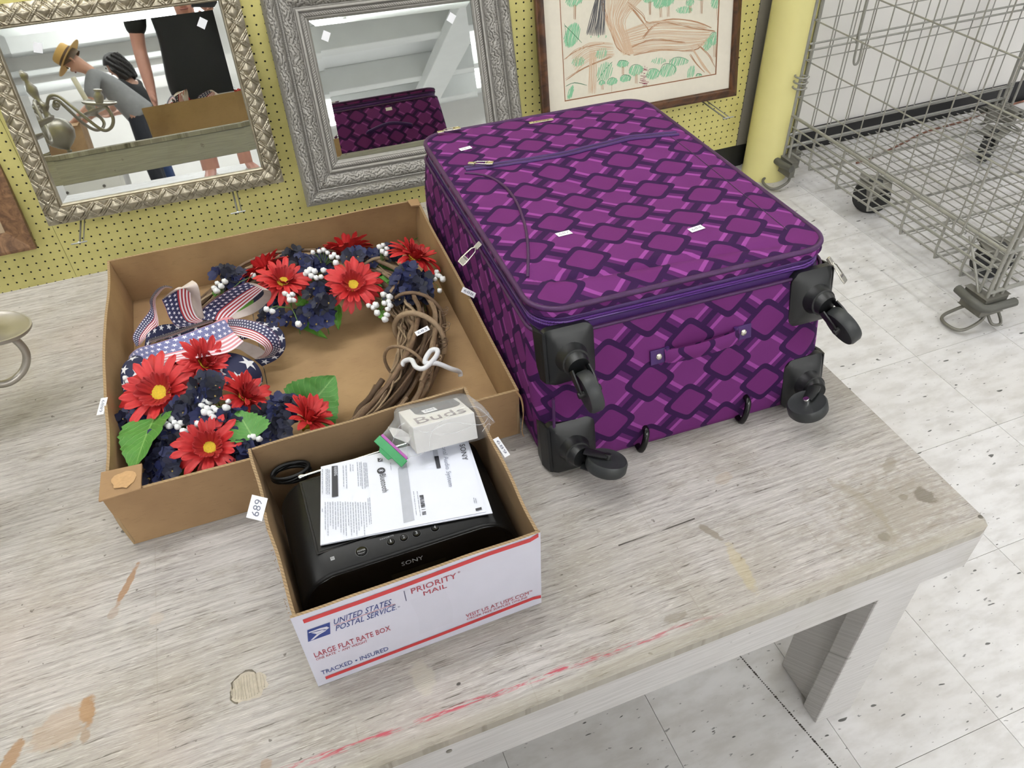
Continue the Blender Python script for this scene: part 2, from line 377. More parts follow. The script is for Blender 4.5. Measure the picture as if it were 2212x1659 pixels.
def outline_top():
    pts = [(tx0, ty0), (tx1-0.018, ty0), (tx1-0.006, ty0+0.004), (tx1, ty0+0.016), (tx1, ty1), (tx0, ty1)]
    mb = MB(); n = len(pts); zt = T; zb = T - 0.019
    ins = [(p[0] + (0.004 if p[0] < 0 else -0.004), p[1] + (0.004 if p[1] < -1.4 else -0.004)) for p in pts]
    vs = [(p[0], p[1], zb) for p in pts] + [(p[0], p[1], zt-0.004) for p in pts] + [(p[0], p[1], zt) for p in ins]
    fs = [tuple(range(n-1, -1, -1)), tuple(2*n + i for i in range(n))]
    for i in range(n):
        i2 = (i+1) % n; fs += [(i, i2, n+i2, n+i), (n+i, n+i2, 2*n+i2, 2*n+i)]
    return mb.add(vs, fs)
outline_top().build('table_top', M_TOP, tb)
za, zb_ = T-0.106, T-0.0192
MB().box((tx0+0.002, ty0+0.003, za), (tx1-0.004, ty0+0.022, zb_)).build('apron', M_APR, tb, bevel=0.002)
MB().box((tx0+0.002, ty1-0.024, za), (tx1-0.004, ty1-0.004, zb_)).build('apron', M_APR, tb, bevel=0.002)
for xx in (tx0+0.002, tx1-0.023):
    MB().box((xx, ty0+0.0225, za), (xx+0.019, ty1-0.0245, zb_)).build('apron', M_APR, tb, bevel=0.002)
M_LEG = wood_mat('painted_leg', False)
for lx, sx in ((1.566, 1), (-0.66, 1)):
    for yf, dy in ((ty0+0.0225, 1), (ty1-0.0245, -1)):
        a, b = sorted((yf, yf + dy*0.04))
        MB().box((lx-0.042, a, 0), (lx+0.042, b, zb_)).build('leg', M_LEG, tb, bevel=0.003)
        a, b = sorted((yf + dy*0.0405, yf + dy*0.128))
        MB().box((lx-0.030, a, 0.0), (lx+0.010, b, zb_)).build('leg_brace', M_LEG, tb, bevel=0.003)
# screw heads on the apron and nail heads
M_SCREW = plain('screw_steel', '#8d8a82', 0.45, 0.8)
for (x, y) in ((970, 1597), (970, 1622)):
    p = on_y(x, y, ty0+0.003); MB().lathe([(0.004, 0), (0.004, 0.0008), (0.002, 0.0012)], TM(p, frame_from((0, -1, 0))), 12).build('screw', M_SCREW, tb)
# patch where the top ply has broken away: a shallow scar with raised torn rim and cross-grain ribs
M_PLY = plain('bare_ply', '#b9b0a0', 0.8, var=0.15, sc=150); M_RIM = plain('torn_rim', '#6f685c', 0.85)
sc_ = MB(); cen = V((0.604, -1.868, T))
rim = []
for i in range(40):
    a = 2*PI*i/40; r = 1 + 0.28*noise.noise(V((math.cos(a)*2.1, math.sin(a)*2.1, 3.3))) + random.uniform(-0.06, 0.06)
    rim.append(cen + V((math.cos(a)*0.024*r, math.sin(a)*0.021*r, 0.0)))
vs = [p + V((0, 0, 0.0002)) for p in rim]; sc_.add(vs, [tuple(range(40))])
scar = sc_.build('veneer_scar', M_PLY, tb)
rb = MB()
for k in range(13):
    x = cen.x - 0.020 + 0.0033*k + random.uniform(-0.0006, 0.0006); hw = 0.016*math.sqrt(max(0.05, 1-((x-cen.x)/0.023)**2))
    rb.tube([(x, cen.y-hw, T+0.0004), (x+random.uniform(-.001,.001), cen.y, T+0.0007), (x, cen.y+hw, T+0.0004)], random.uniform(0.0005, 0.001), 5)
rb.build('ply_rib', M_PLY, scar)
MB().tube([p + V((0, 0, 0.0004)) for p in rim[6:27]], [random.uniform(0.0004, 0.0016) for _ in range(21)], 5).build('torn_edge', M_RIM, scar)
# ================================================================== frames on the pegboard
def plane_frame(a_deg, org, rot_deg):
    a = math.radians(a_deg); n = V((0, -math.cos(a), math.sin(a))); x = V((1, 0, 0)); u = n.cross(x)
    r = math.radians(rot_deg); xr = x*math.cos(r) + u*math.sin(r); ur = n.cross(xr)
    m = Matrix((xr, ur, n)).transposed().to_4x4(); m.translation = V(org); return m
def sweep(Wd, Hh, w, nd, step, hfun, M):
    mb = MB()
    for (o, dx, inn, L) in ((V((0,0,0)), V((1,0,0)), V((0,1,0)), Wd), (V((Wd,0,0)), V((0,1,0)), V((-1,0,0)), Hh),
                            (V((Wd,Hh,0)), V((-1,0,0)), V((0,-1,0)), Wd), (V((0,Hh,0)), V((0,-1,0)), V((1,0,0)), Hh)):
        ns = int(L/step)
        def fn(u, v):
            d = v*w; s = d + u*(L-2*d)
            return M @ (o + dx*s + inn*d + V((0,0,1))*hfun(s - L/2, d))
        mb.grid(fn, ns, nd)
        # outer side down to the back plane
        mb.add([M @ o, M @ (o+dx*L), M @ (o+dx*L+V((0,0,1))*hfun(L/2,0)), M @ (o+V((0,0,1))*hfun(-L/2,0))], [(0,1,2,3)])
    mb.add([M @ V(p) for p in ((0,0,0),(0,Hh,0),(Wd,Hh,0),(Wd,0,0))], [(0,1,2,3)])
    return mb
def glass(Wd, Hh, w, bev, z, tilt, M):
    mb = MB(); o = [(w,w),(Wd-w,w),(Wd-w,Hh-w),(w,Hh-w)]; i = [(w+bev,w+bev),(Wd-w-bev,w+bev),(Wd-w-bev,Hh-w-bev),(w+bev,Hh-w-bev)]
    vs = [M @ V((p[0],p[1],z-bev*math.tan(math.radians(tilt)))) for p in o] + [M @ V((p[0],p[1],z)) for p in i]
    return mb.add(vs, [(4,5,6,7),(0,1,5,4),(1,2,6,5),(2,3,7,6),(3,0,4,7)])
M_MIRROR = G('silvered_glass', '#dfe3e1', 0.012, 1.0).mat
M_STICK = plain('sticker_paper', '#eeeff4', 0.5, var=0.02); M_INK = plain('pale_ink', '#a9aeb6', 0.6); M_INKB = plain('stamp_ink', '#73788a', 0.6)
def sticker(parent, c, n, xdir, w, h, num=None, label=None, ink=None, name='price_sticker'):
    R3 = frame_from(n, xdir); M = TM(c, R3)
    mb = MB(); mb.box((-w/2, -h/2, 0.0001), (w/2, h/2, 0.0005), M)
    o = mb.build(name, M_STICK, parent)
    if label: o['label'] = label
    if num: text('number', num, M @ V((-w*0.36, -h*0.24, 0.0005)), R3.col[0], R3.col[1], w*0.72, h*0.48, ink or M_INK, o, 0.0003)
    return o
# ---- gold woven mirror
A1 = 11.8
g1 = thing('gold_mirror', 'mirror in a pale gold basket-weave frame hung on yellow pegboard', 'mirror', (0.545, -0.1, 0.39))
N1 = V((0, -math.cos(math.radians(A1)), math.sin(math.radians(A1))))
M1 = plane_frame(A1, V((0.211, -0.125, 0.388)) - N1*0.014, -0.6); W1, H1, B1 = 0.668, 0.566, 0.056
def gold_h(s, d):
    P = 0.0490
    if d > 0.0475:
        t = (d-0.0475)/0.0085; return 0.016 + 0.0035*math.sin(min(1, t*1.15)*PI) - 0.008*max(0, t-0.75)*4
    base = 0.008 + 0.013*math.sin(min(1, d/0.026)*PI/2) - 0.002*max(0, (d-0.026)/0.02)
    p = (s + d)/P; q = (s - d)/P
    fp = abs(p - round(p)); fq = abs(q - round(q))
    ip, iq = math.floor(p), math.floor(q)
    mm = min(fp, fq); pil = 0.0 if mm < 0.16 else 0.0008 + 0.0050*math.sqrt(max(0, 1-(1-(mm-0.16)/0.34)**2))
    sp = math.sqrt(max(0, 1-((fp-0.065)/0.06)**2)); sq = math.sqrt(max(0, 1-((fq-0.065)/0.06)**2))
    ov = 0.0013*math.cos(PI*(q-p)); st = max(sp*(0.0046+ov), sq*(0.0046-ov))
    return base + max(pil, st)
gg = G('champagne_gilt', '#b0a083', 0.30, 0.85)
nz = gg.noise(gg.coord('Object'), 40, 4, 0.6); gg.set('Base Color', gg.mix(nz, '#8d8471', '#c0b8a6')); gg.set('Roughness', nz*0.25 + 0.24); M_GILT = gg.mat
gold = sweep(W1, H1, B1, 30, 0.0021, gold_h, M1).build('frame', M_GILT, g1, smooth=70)
glass(W1, H1, B1-0.001, 0.020, 0.0105, 3.0, M1).build('mirror_glass', M_MIRROR, g1)
for (x, y, ang) in ((437, 50, 0.62), (82, 103, 0.30)):
    p = on_plane(x, y, M1 @ V((0,0,0.0107)), N1)
    sticker(g1, p, N1, (math.cos(ang), 0, -math.sin(ang)), 0.021, 0.025, label='white paper price sticker stuck on the glass')
# ---- silver baroque mirror
A2 = 19.3
g2 = thing('silver_mirror', 'mirror in a wide ornate antique silver carved frame behind the suitcase', 'mirror', (1.29, -0.16, 0.33))
N2 = V((0, -math.cos(math.radians(A2)), math.sin(math.radians(A2))))
M2 = plane_frame(A2, V((0.925, -0.200, 0.321)) - N2*0.018, -1.4); W2, H2, B2 = 0.728, 0.632, 0.121
def leaf(s, d, per, amp):
    k = math.floor(s/per); t = s/per - k - 0.5
    y = d*1.0
    sw = noise.noise(V((s*95, d*120, k*0.7)))*0.9 + noise.noise(V((s*210, d*230, 5.1)))*0.5
    return amp*(0.55*abs(math.sin((abs(t)*5.2 + y*150 + sw*1.4)*PI*0.5)) + 0.45*(0.5+0.5*math.cos(2*PI*t)))
def silver_h(s, d):
    x = d*1000
    if x < 4: return 0.012 + 0.010*math.sin(x/4*PI/2)
    if x < 38:
        t = (x-4)/34; return 0.022 + 0.012*math.sin(t*PI)**0.8 + leaf(s, d, 0.075, 0.0065)*math.sin(t*PI)**0.6
    if x < 41: return 0.022
    if x < 46:                                   # bead row
        t = (x-43.5)/2.5; b = (s*1000/5.2) % 1 - 0.5; return 0.021 + 0.0032*math.sqrt(max(0, 1-t*t-(b*2)**2*0.9))
    if x < 84:
        t = (x-46)/38; return 0.021 - 0.006*math.sin(t*PI*0.5)**2 + 0.006*math.sin(t*PI) + leaf(s+0.03, d, 0.056, 0.0055)*math.sin(t*PI)**0.5 - 0.001
    if x < 88: return 0.016
    if x < 97: return 0.0195 + 0.002*math.sin((x-88)/9*PI)
    if x < 100: return 0.015
    if x < 110:
        t = (x-105)/5; return 0.015 + 0.0035*math.sqrt(max(0, 1-t*t))*(0.72+0.28*math.sin((s*1000/7.0 + t*0.6)*2*PI))
    if x < 114: return 0.014
    return 0.014 - (x-114)/7*0.005
gs = G('antique_silver', '#a9a6a0', 0.45, 0.35)
co = gs.coord('Object'); nz = gs.noise(co, 130, 4, 0.65)
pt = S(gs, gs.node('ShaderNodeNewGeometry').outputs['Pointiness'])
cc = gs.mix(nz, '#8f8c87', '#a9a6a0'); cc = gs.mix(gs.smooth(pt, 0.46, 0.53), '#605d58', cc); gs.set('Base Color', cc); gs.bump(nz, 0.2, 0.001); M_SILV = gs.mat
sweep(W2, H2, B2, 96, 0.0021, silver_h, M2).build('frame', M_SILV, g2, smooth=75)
glass(W2, H2, B2-0.001, 0.017, 0.0085, 3.0, M2).build('mirror_glass', M_MIRROR, g2)
for (x, y, ang) in ((704, 78, 0.55), (975, 39, 0.7)):
    p = on_plane(x, y, M2 @ V((0,0,0.0088)), N2)
    sticker(g2, p, N2, (math.cos(ang), 0, -math.sin(ang)), 0.021, 0.026, label='white paper price sticker stuck on the glass')
# ---- framed crayon drawing
A3 = 11.1
g3 = thing('framed_drawing', 'child crayon drawing of a brown horse among trees in a dark wood frame', 'picture', (2.12, -0.08, 0.37))
N3 = V((0, -math.cos(math.radians(A3)), math.sin(math.radians(A3))))
M3 = plane_frame(A3, V((1.746, -0.120, 0.370)) - N3*0.02, -0.7); W3, H3, B3 = 0.750, 0.60, 0.030
def wood_h(s, d):
    x = d/B3
    return 0.012 + 0.010*math.sin(min(1, x*1.3)*PI/2) - (0.006 if x > 0.82 else 0) - (0.008*(x-0.82)/0.18 if x > 0.82 else 0) + (0.0015 if x < 0.12 else 0)
gw = G('walnut_stain', '#4a2f1c', 0.32); q = gw.coord('Object'); nz = gw.noise(gw.scale(q, 14, 14, 14), 1.0, 4, 0.6, 2.0)
gw.set('Base Color', gw.mix(gw.smooth(nz, 0.3, 0.7), '#2f1c10', '#5d3b22')); M_WALNUT = gw.mat
sweep(W3, H3, B3, 22, 0.02, wood_h, M3).build('frame', M_WALNUT, g3, smooth=60)
M_MAT = plain('mat_board', '#dcd5c5', 0.75, var=0.03); M_PAPER = plain('drawing_paper', '#d9d3c2', 0.8, var=0.04); M_MATLINE = plain('mat_edge', '#8a5b3c', 0.7)
md = 0.006
def pbox(lo, hi, M, mat, nm, par, bev=0): return MB().box(lo, hi, M).build(nm, mat, par, bevel=bev)
px0, py0, px1, py1 = 0.085, 0.083, W3-0.083, H3-0.085
mt = MB()
for lo, hi in (((B3-0.002, B3-0.002), (W3-B3+0.002, py0)), ((B3-0.002, py1), (W3-B3+0.002, H3-B3+0.002)), ((B3-0.002, py0), (px0, py1)), ((px1, py0), (W3-B3+0.002, py1))):
    mt.box((lo[0], lo[1], 0.003), (hi[0], hi[1], md), M3)
mt.build('mat', M_MAT, g3)
ml = MB(); e = 0.003
for lo, hi in (((px0, py0), (px1, py0+e)), ((px0, py1-e), (px1, py1)), ((px0, py0+e), (px0+e, py1-e)), ((px1-e, py0+e), (px1, py1-e))):
    ml.box((lo[0], lo[1], 0.003), (hi[0], hi[1], md-0.0006), M3)
ml.build('mat_line', M_MATLINE, g3)
sheet = pbox((px0, py0, 0.0015), (px1, py1, 0.0034), M3, M_PAPER, 'paper', g3)
P3 = M3 @ V((0, 0, 0.0034))
def cr(x, y):  # crop pixels -> a point on the paper
    return on_plane(1100 + x/3.687, y/3.687, P3, N3)
M3i = M3.inverted()
class Crayon:
    def __init__(s): s.mb = MB(); s.k = 0
    def stroke(s, pts, w=5, jit=2.0):
        P = [cr(x + random.uniform(-jit, jit), y + random.uniform(-jit, jit)) for x, y in pts]
        P = catmull(P, 4) if len(P) > 2 else P
        s.k += 1; z = 0.0002 + (s.k % 40)*0.000012; hw = w/3.687/1400.0/2*2.5; vs = []
        P = [p for p in P if px0+0.004 < (M3i @ p).x < px1-0.004 and py0+0.004 < (M3i @ p).y < py1-0.004]
        if len(P) < 2: return
        for i, p in enumerate(P):
            t = (P[min(i+1, len(P)-1)] - P[max(i-1, 0)]); t = t.normalized() if t.length > 0 else V((1,0,0)); b = N3.cross(t)
            f = 0.45 if i in (0, len(P)-1) else random.uniform(0.75, 1.1)
            vs += [p + b*hw*f + N3*z, p - b*hw*f + N3*z]
        s.mb.add(vs, [(2*i, 2*i+1, 2*i+3, 2*i+2) for i in range(len(P)-1)])
    def scrib(s, x0, y0, x1, y1, n, ang=0.3, w=5):
        for k in range(n):
            t = (k+0.5)/n; x = x0 + (x1-x0)*t; hh = (y1-y0)*math.sqrt(max(0.12, 1-(2*t-1)**2)); cy = (y0+y1)/2
            s.stroke([(x - ang*hh/2, cy+hh/2), (x, cy), (x + ang*hh/2, cy-hh/2)], w, 4)
brn = Crayon(); dbr = Crayon(); grn = Crayon(); dgr = Crayon(); blk = Crayon(); red = Crayon()
# horse: neck, back, belly, legs, filled with long strokes
for k in range(34):
    t = k/33; x = 745 + t*330
    brn.stroke([(x-20+40*t, -40), (770+150*t+random.uniform(-8,8), 150), (830+120*t, 300), (900+90*t, 430)], 4.5, 6)
for k in range(26):
    t = k/25
    brn.stroke([(900, 250+t*190), (1150, 165+t*240), (1400, 175+t*225), (1560+60*(1-abs(2*t-1)), 205+t*150)], 4.2, 6)
for k in range(14):
    t = k/13
    brn.stroke([(820+20*t, 340+t*110), (640, 345+t*130), (500+20*t, 440+t*150)], 4, 7)
    brn.stroke([(1450+t*40, 380+t*50), (1540+t*10, 500+40*t), (1620+t*10-10, 600)], 4, 6)
    brn.stroke([(640+t*45, 400), (640+t*50, 560), (630+t*55, 745)], 3.6, 5)
for pts in ([(740,0),(800,200),(860,380),(960,440)], [(940,20),(1060,120),(1115,180),(1300,150),(1500,180),(1690,260)], [(1690,260),(1560,330),(1470,400),(1200,400),(990,440)], [(1500,350),(1600,450),(1670,600)],
            [(1440,430),(1500,520),(1600,620)], [(440,470),(560,390),(760,345)], [(450,640),(600,540),(820,450)], [(1110,240),(1020,120),(950,40)], [(1060,300),(1200,180),(1460,220),(1640,250)], [(960,380),(1140,320),(1400,340)]):
    dbr.stroke(pts, 6, 3); dbr.stroke(pts, 4, 8); dbr.stroke(pts, 3, 12)
for k in range(20):
    t = k/19
    blk.stroke([(690+t*70, -20), (650+t*110, 140), (615+t*140, 285-20*abs(t-0.5))], 6, 5)
def tree(x, y, w, h, tr=70, n=13):
    grn.scrib(x-w/2, y-h/2, x+w/2, y+h/2, n, 0.35, 7); dgr.stroke([(x-w/2, y+h*.1), (x-w*.3, y-h*.4), (x+w*.1, y-h*.48), (x+w*.45, y-h*.2), (x+w*.4, y+h*.3)], 4, 3)
    for k in range(4): dbr.stroke([(x-8+k*6, y+h*0.35), (x-6+k*5, y+h*0.4+tr)], 5, 3)
tree(520, 0, 130, 110, 110); tree(1120, -20, 110, 90, 100); tree(1205, 10, 110, 120, 80); tree(1265, 0, 100, 110, 90); tree(1660, 10, 100, 120, 100); tree(1635, 310, 100, 110, 100, 12)
tree(905, 510, 90, 60, 60); tree(1010, 560, 110, 90, 70); tree(1145, 590, 100, 90, 80); tree(1265, 560, 130, 110, 90); tree(1350, 490, 150, 70, 150); tree(820, 650, 80, 60, 60); tree(925, 625, 90, 60, 90); tree(1510, 600, 50, 30, 40, 6); tree(740, 660, 46, 34, 40, 6)
tree(1440, 20, 60, 60, 60, 7); tree(1530, -30, 90, 70, 110)
for (x0,y0,x1,y1,n) in ((440,180,560,380,16), (500,450,600,530,8), (700,490,820,650,9), (690,380,780,470,6), (1330,50,1460,110,14), (1550,300,1610,410,7), (1160,660,1240,720,12), (1040,680,1110,740,8), (1420,520,1470,650,6), (470,680,510,800,6), (940,720,1000,760,6), (1130,460,1250,510,8), (620,280,800,300,3)):
    grn.scrib(x0, y0, x1, y1, n, 0.25, 7)
dgr.stroke([(440,200),(500,260),(580,340)], 5); dgr.stroke([(440,190),(470,380)], 5); dgr.stroke([(450,690),(520,660),(620,680)], 5); dgr.stroke([(700,650),(760,560),(820,490)], 5)
for k in range(26): red.stroke([(1040+random.uniform(-10,70), 530+k*6), (1050+random.uniform(0,60), 536+k*6)], 8, 6)
for cr_, nm, colr in ((brn, 'horse_strokes', '#ceb296'), (dbr, 'brown_outline', '#aa8060'), (grn, 'green_strokes', '#86bf98'), (dgr, 'green_outline', '#4b7a5c'), (blk, 'black_mane_strokes', '#5b5a5c'), (red, 'red_dots', '#8a4552')):
    tag(cr_.mb.build(nm, plain('crayon_' + nm, colr, 0.8, var=0.12, sc=500), sheet), kind='stuff')
# ---- brown frame at the left edge
A4 = 10.0
g4 = thing('brown_frame', 'brown wooden frame around a beige panel hung low on the pegboard', 'picture', (-0.06, -0.05, 0.293))
N4 = V((0, -math.cos(math.radians(A4)), math.sin(math.radians(A4))))
W4, H4, B4 = 0.40, 0.50, 0.062
M4 = plane_frame(A4, V((0.136 - W4, -0.056, 0.296)) - N4*0.022, -0.5)
def brown_h(s, d):
    x = d/B4; return 0.026 - 0.014*x + (0.0 if x > 0.06 else -0.003)
gb = G('rustic_wood', '#6e4f36', 0.55); nz = gb.noise(gb.scale(gb.coord('Object'), 30, 30, 30), 1.0, 5, 0.65, 1.0)
gb.set('Base Color', gb.mix(gb.smooth(nz, 0.3, 0.75), '#553a26', '#8f6b4a')); gb.bump(nz, 0.3, 0.002)
sweep(W4, H4, B4, 12, 0.02, brown_h, M4).build('frame', gb.mat, g4, smooth=40)
pbox((B4-0.002, B4-0.002, 0.002), (W4-B4+0.002, H4-B4+0.002, 0.009), M4, plain('beige_panel', '#b7a184', 0.7, var=0.05, sc=12), 'panel', g4)
# ---- pegboard hooks
M_HOOK = plain('zinc_wire', '#a5a6a6', 0.3, 0.9)
def hook(x, z, ytip, label, dx=0.0):
    t = thing('peg_hook', label, 'hook', (x, 0, z))
    MB().tube([(x, 0.006, z+0.012), (x, -0.004, z+0.010), (x, -0.014, z), (x+dx, ytip+0.02, z), (x+dx, ytip+0.006, z), (x+dx, ytip, z+0.008)], 0.0027, 8).build('peg_rod', M_HOOK, t, smooth=60)
    MB().tube([(x+0.013, -0.002, z+0.004), (x+dx+0.011, ytip+0.002, z+0.004)], 0.0018, 8).build('label_arm', M_HOOK, t, smooth=60)
    MB().tube([(x+dx-0.020, ytip-0.001, z+0.007), (x+dx+0.022, ytip-0.001, z+0.007)], 0.0021, 8).build('cross_bar', M_HOOK, t, smooth=60)
    MB().box((x-0.009, -0.003, z-0.006), (x+0.018, -0.0003, z+0.02)).build('back_plate', M_HOOK, t)
hook(0.292, 0.3765, -0.245, 'zinc peg hook under the lower left corner of the gold mirror')
hook(0.724, 0.372, -0.250, 'zinc peg hook under the lower right part of the gold mirror')
hook(2.372, 0.350, -0.255, 'long zinc peg hook under the framed horse drawing', 0.0)
# ================================================================== the flat cardboard tray
def card_mat(name, c0, c1, bump=0.12):
    g = G(name, c0, 0.75); p = g.geo(); n1 = g.noise(p, 6, 4, 0.6); n2 = g.noise(g.scale(p, 60, 300, 300), 1.0, 3, 0.6)
    c = g.mix(g.smooth(n1, 0.3, 0.75), c0, c1); c = g.mix(g.smooth(n2, 0.55, 0.75) * 0.25, c, '#6e5336')
    g.set('Base Color', c); g.bump(n2, bump, 0.0006); return g.mat
def edge_mat(name, c0, c1, pitch):
    """cut edge of corrugated board: flute shadows between two liners are painted on as stripes"""
    g = G(name, c0, 0.85); x, y, z = g.sep(g.geo()); s = g.m('SINE', (x + y) * (2*PI/pitch))
    g.set('Base Color', g.mix(g.smooth(s, 0.1, 0.6), c0, c1)); return g.mat
M_KRAFT = card_mat('kraft_board', '#a3845f', '#8f7150'); M_KRAFT_IN = card_mat('kraft_board_inside', '#a88a63', '#8f7150')
M_KEDGE = edge_mat('kraft_edge', '#9a8160', '#8a7354', 0.0075)
tr = thing('cardboard_tray', 'shallow brown cardboard tray with its flaps cut off holding the flower wreath', 'box', (0.78, -1.26, T))
def wall_panel(b0, b1, t0, t1, th, inward, nseg, wob, name, parent, mats, topwob=0.0, seed=0):
    """a board wall between bottom edge b0-b1 and top edge t0-t1; mats = outside, inside, cut edge"""
    b0, b1, t0, t1 = V(b0), V(b1), V(t0), V(t1); inward = V(inward).normalized(); mb = MB(); nv = 5
    def pt(u, v, ins):
        p = b0.lerp(b1, u).lerp(t0.lerp(t1, u), v)
        k = wob*(noise.noise(V((u*3.1 + seed, v*1.7, 2.0)))*v)
        p = p + inward*k + V((0, 0, 1))*(topwob*noise.noise(V((u*5.0 + seed, 9.1, 0)))*v if v > 0.99 else 0)
        return p + inward*(th if ins else 0)
    mb.grid(lambda u, v: pt(u, v, False), nseg, nv, 0); mb.grid(lambda u, v: pt(1-u, v, True), nseg, nv, 1)
    mb.grid(lambda u, v: pt(u, 1, v > 0.5), nseg, 1, 2); mb.grid(lambda u, v: pt(1-u, 0, v > 0.5), nseg, 1, 2)
    mb.grid(lambda u, v: pt(0, u, v < 0.5), nv, 1, 2); mb.grid(lambda u, v: pt(1, u, v > 0.5), nv, 1, 2)
    return mb.build(name, mats, parent, smooth=40)
FLb, FRb, BRb, BLb = V((0.473, -1.577, T+0.0005)), V((1.088, -1.586, T+0.0005)), V((1.098, -0.935, T+0.0005)), V((0.484, -0.925, T+0.0005))
hT = 0.107
FLt, FRt, BRt, BLt = V((0.466, -1.574, T+hT)), V((1.0855, -1.592, T+hT-0.002)), V((1.100, -0.965, T+0.116)), V((0.478, -0.938, T+hT+0.004))
KM = [M_KRAFT, M_KRAFT_IN, M_KEDGE]; th = 0.0045
wall_panel(FLb, FRb, FLt, FRt, th, (0, 1, 0), 24, 0.004, 'front_wall', tr, KM, 0.001, 1.0)
wall_panel(FRb, BRb, FRt, BRt, th, (-1, 0, 0), 24, 0.004, 'right_wall', tr, KM, 0.002, 2.0)
wall_panel(BRb, BLb, BRt, BLt, th, (0, -1, 0), 24, 0.006, 'back_wall', tr, KM, 0.003, 3.0)
wall_panel(BLb, FLb, BLt, FLt, th, (1, 0, 0), 24, 0.010, 'left_wall', tr, KM, 0.002, 4.0)
up = V((0, 0, 0.004))
i = 0.005
bot = [FLb + V((i, i, 0)), FRb + V((-i, i, 0)), BRb + V((-i, -i, 0)), BLb + V((i, -i, 0))]
midf, midb = (bot[0]+bot[1])/2 + V((-0.075, 0, 0)), (bot[2]+bot[3])/2 + V((-0.075, 0, 0)); gp = V((0.0009, 0, 0))
for A, nm in (([bot[0], midf-gp, midb-gp, bot[3]], 'bottom_flap'), ([midf+gp, bot[1], bot[2], midb+gp], 'bottom_flap')):
    MB().add([p for p in A] + [p+up for p in A], [(3,2,1,0), (4,5,6,7), (0,1,5,4), (1,2,6,5), (2,3,7,6), (3,0,4,7)]).build(nm, M_KRAFT_IN, tr)
# folded corner flap at the front left, torn paper showing, and the stub at the back right
fz = T + hT + 0.002
cf = [V((0.462, -1.579, fz-0.004)), V((0.520, -1.582, fz)), V((0.524, -1.535, fz+0.003)), V((0.467, -1.528, fz+0.001))]
MB().add(cf + [p + V((0, 0, 0.004)) for p in cf], [(3,2,1,0), (4,5,6,7), (0,1,5,4), (1,2,6,5), (2,3,7,6), (3,0,4,7)]).build('corner_flap', M_KRAFT, tr, bevel=0.0012)
M_TORN = plain('torn_liner', '#b8946a', 0.9, var=0.15, sc=200)
tp = [V((0.4985 + 0.017*math.cos(a)*(1+0.3*noise.noise(V((math.cos(a)*2, math.sin(a)*2, 1)))), -1.556 + 0.016*math.sin(a)*(1+0.3*noise.noise(V((math.cos(a)*2, math.sin(a)*2, 7)))), fz+0.0052+0.0003)) for a in [2*PI*k/18 for k in range(18)]]
cf2 = MB().add([p - V((0, 0, 0.001)) for p in tp] + tp, [tuple(range(18, 36))] + [(k, (k+1) % 18, 18+(k+1) % 18, 18+k) for k in range(18)]).build('torn_patch', M_TORN, tr)
st_ = [V((1.078, -0.967, T+0.1165)), V((1.1005, -0.968, T+0.1165)), V((1.0985, -0.992, T+0.114)), V((1.080, -0.988, T+0.114))]
MB().add(st_ + [p + V((0, 0, 0.003)) for p in st_], [(3,2,1,0), (4,5,6,7), (0,1,5,4), (1,2,6,5), (2,3,7,6), (3,0,4,7)]).build('corner_flap', M_KRAFT, tr)
fb = [V((FRt.x-0.003, -1.580, T+hT-0.003)), V((FRt.x+0.004, -1.583, T+hT-0.020)), V((FRt.x+0.0055, -1.586, T+hT-0.05)), V((FRt.x+0.0015, -1.588, T+hT-0.085)), V((FRt.x+0.004, -1.589, T+hT-0.10))]
MB().tube([p + V((-0.001, -0.012, 0)) for p in catmull(fb, 6)], [0.0016]*12 + [0.0009]*13, 5).build('paper_strip', M_TORN, tr)
sticker(tr, on_plane(229, 880, (0.4705, -1.5, 0), V((1, 0, 0))) + V((-0.004, 0, 0.004)), (-0.35, -0.2, 0.92), (0.35, 0.85, 0.2), 0.030, 0.013, '6889', 'white price sticker on the left rim', M_INKB)
sticker(tr, on_z(1012, 632, T+0.118), (0.2, -0.5, 0.85), (0.75, -0.65, 0.0), 0.026, 0.012, '688', 'white price sticker on the right rim', M_INKB)
# ================================================================== the wreath
wr = thing('flag_wreath', 'grapevine wreath with red daisies, navy blossoms and a flag ribbon bow in the tray', 'wreath', (0.765, -1.255, T+0.005))
WC = V((0.765, -1.255, T+0.048)); WR = 0.238
vmats = [plain('vine_bark_%d' % k, c, 0.75, var=0.25, sc=120, bump=0.3) for k, c in enumerate(('#735c47', '#8a735b', '#594533', '#9c866c'))]
for k in range(104):
    a0 = random.uniform(0, 2*PI); span = random.uniform(1.3, 3.6); r0 = random.uniform(0.0, 1.0)**0.6*0.043; ph = random.uniform(0, 2*PI); tw = random.uniform(-1.2, 1.2)
    pts = []
    for j in range(15):
        a = a0 + span*j/14; q = ph + tw*(a-a0)*1.4; rr = WR + r0*math.cos(q) + random.uniform(-.006, .006)
        yk = 1.0 + 0.17*max(0, -math.sin(a)); am = a % (2*PI); sq_ = 1 - 0.68*math.exp(-((am-2.45)/0.55)**2) - 0.6*math.exp(-((am-4.55)/0.6)**2); rr = WR + (rr-WR)*sq_; pts.append(WC + V((math.cos(a)*rr, math.sin(a)*rr*yk, max(-0.040, r0*math.sin(q)*0.95*sq_ - 0.03*(1-sq_) + random.uniform(-.004, .004)))))
    r = random.uniform(0.0012, 0.0040) if k % 3 else random.uniform(0.0035, 0.0052)
    MB().tube(catmull(pts, 3), r, 6).build('vine', vmats[k % 4], wr, smooth=60)
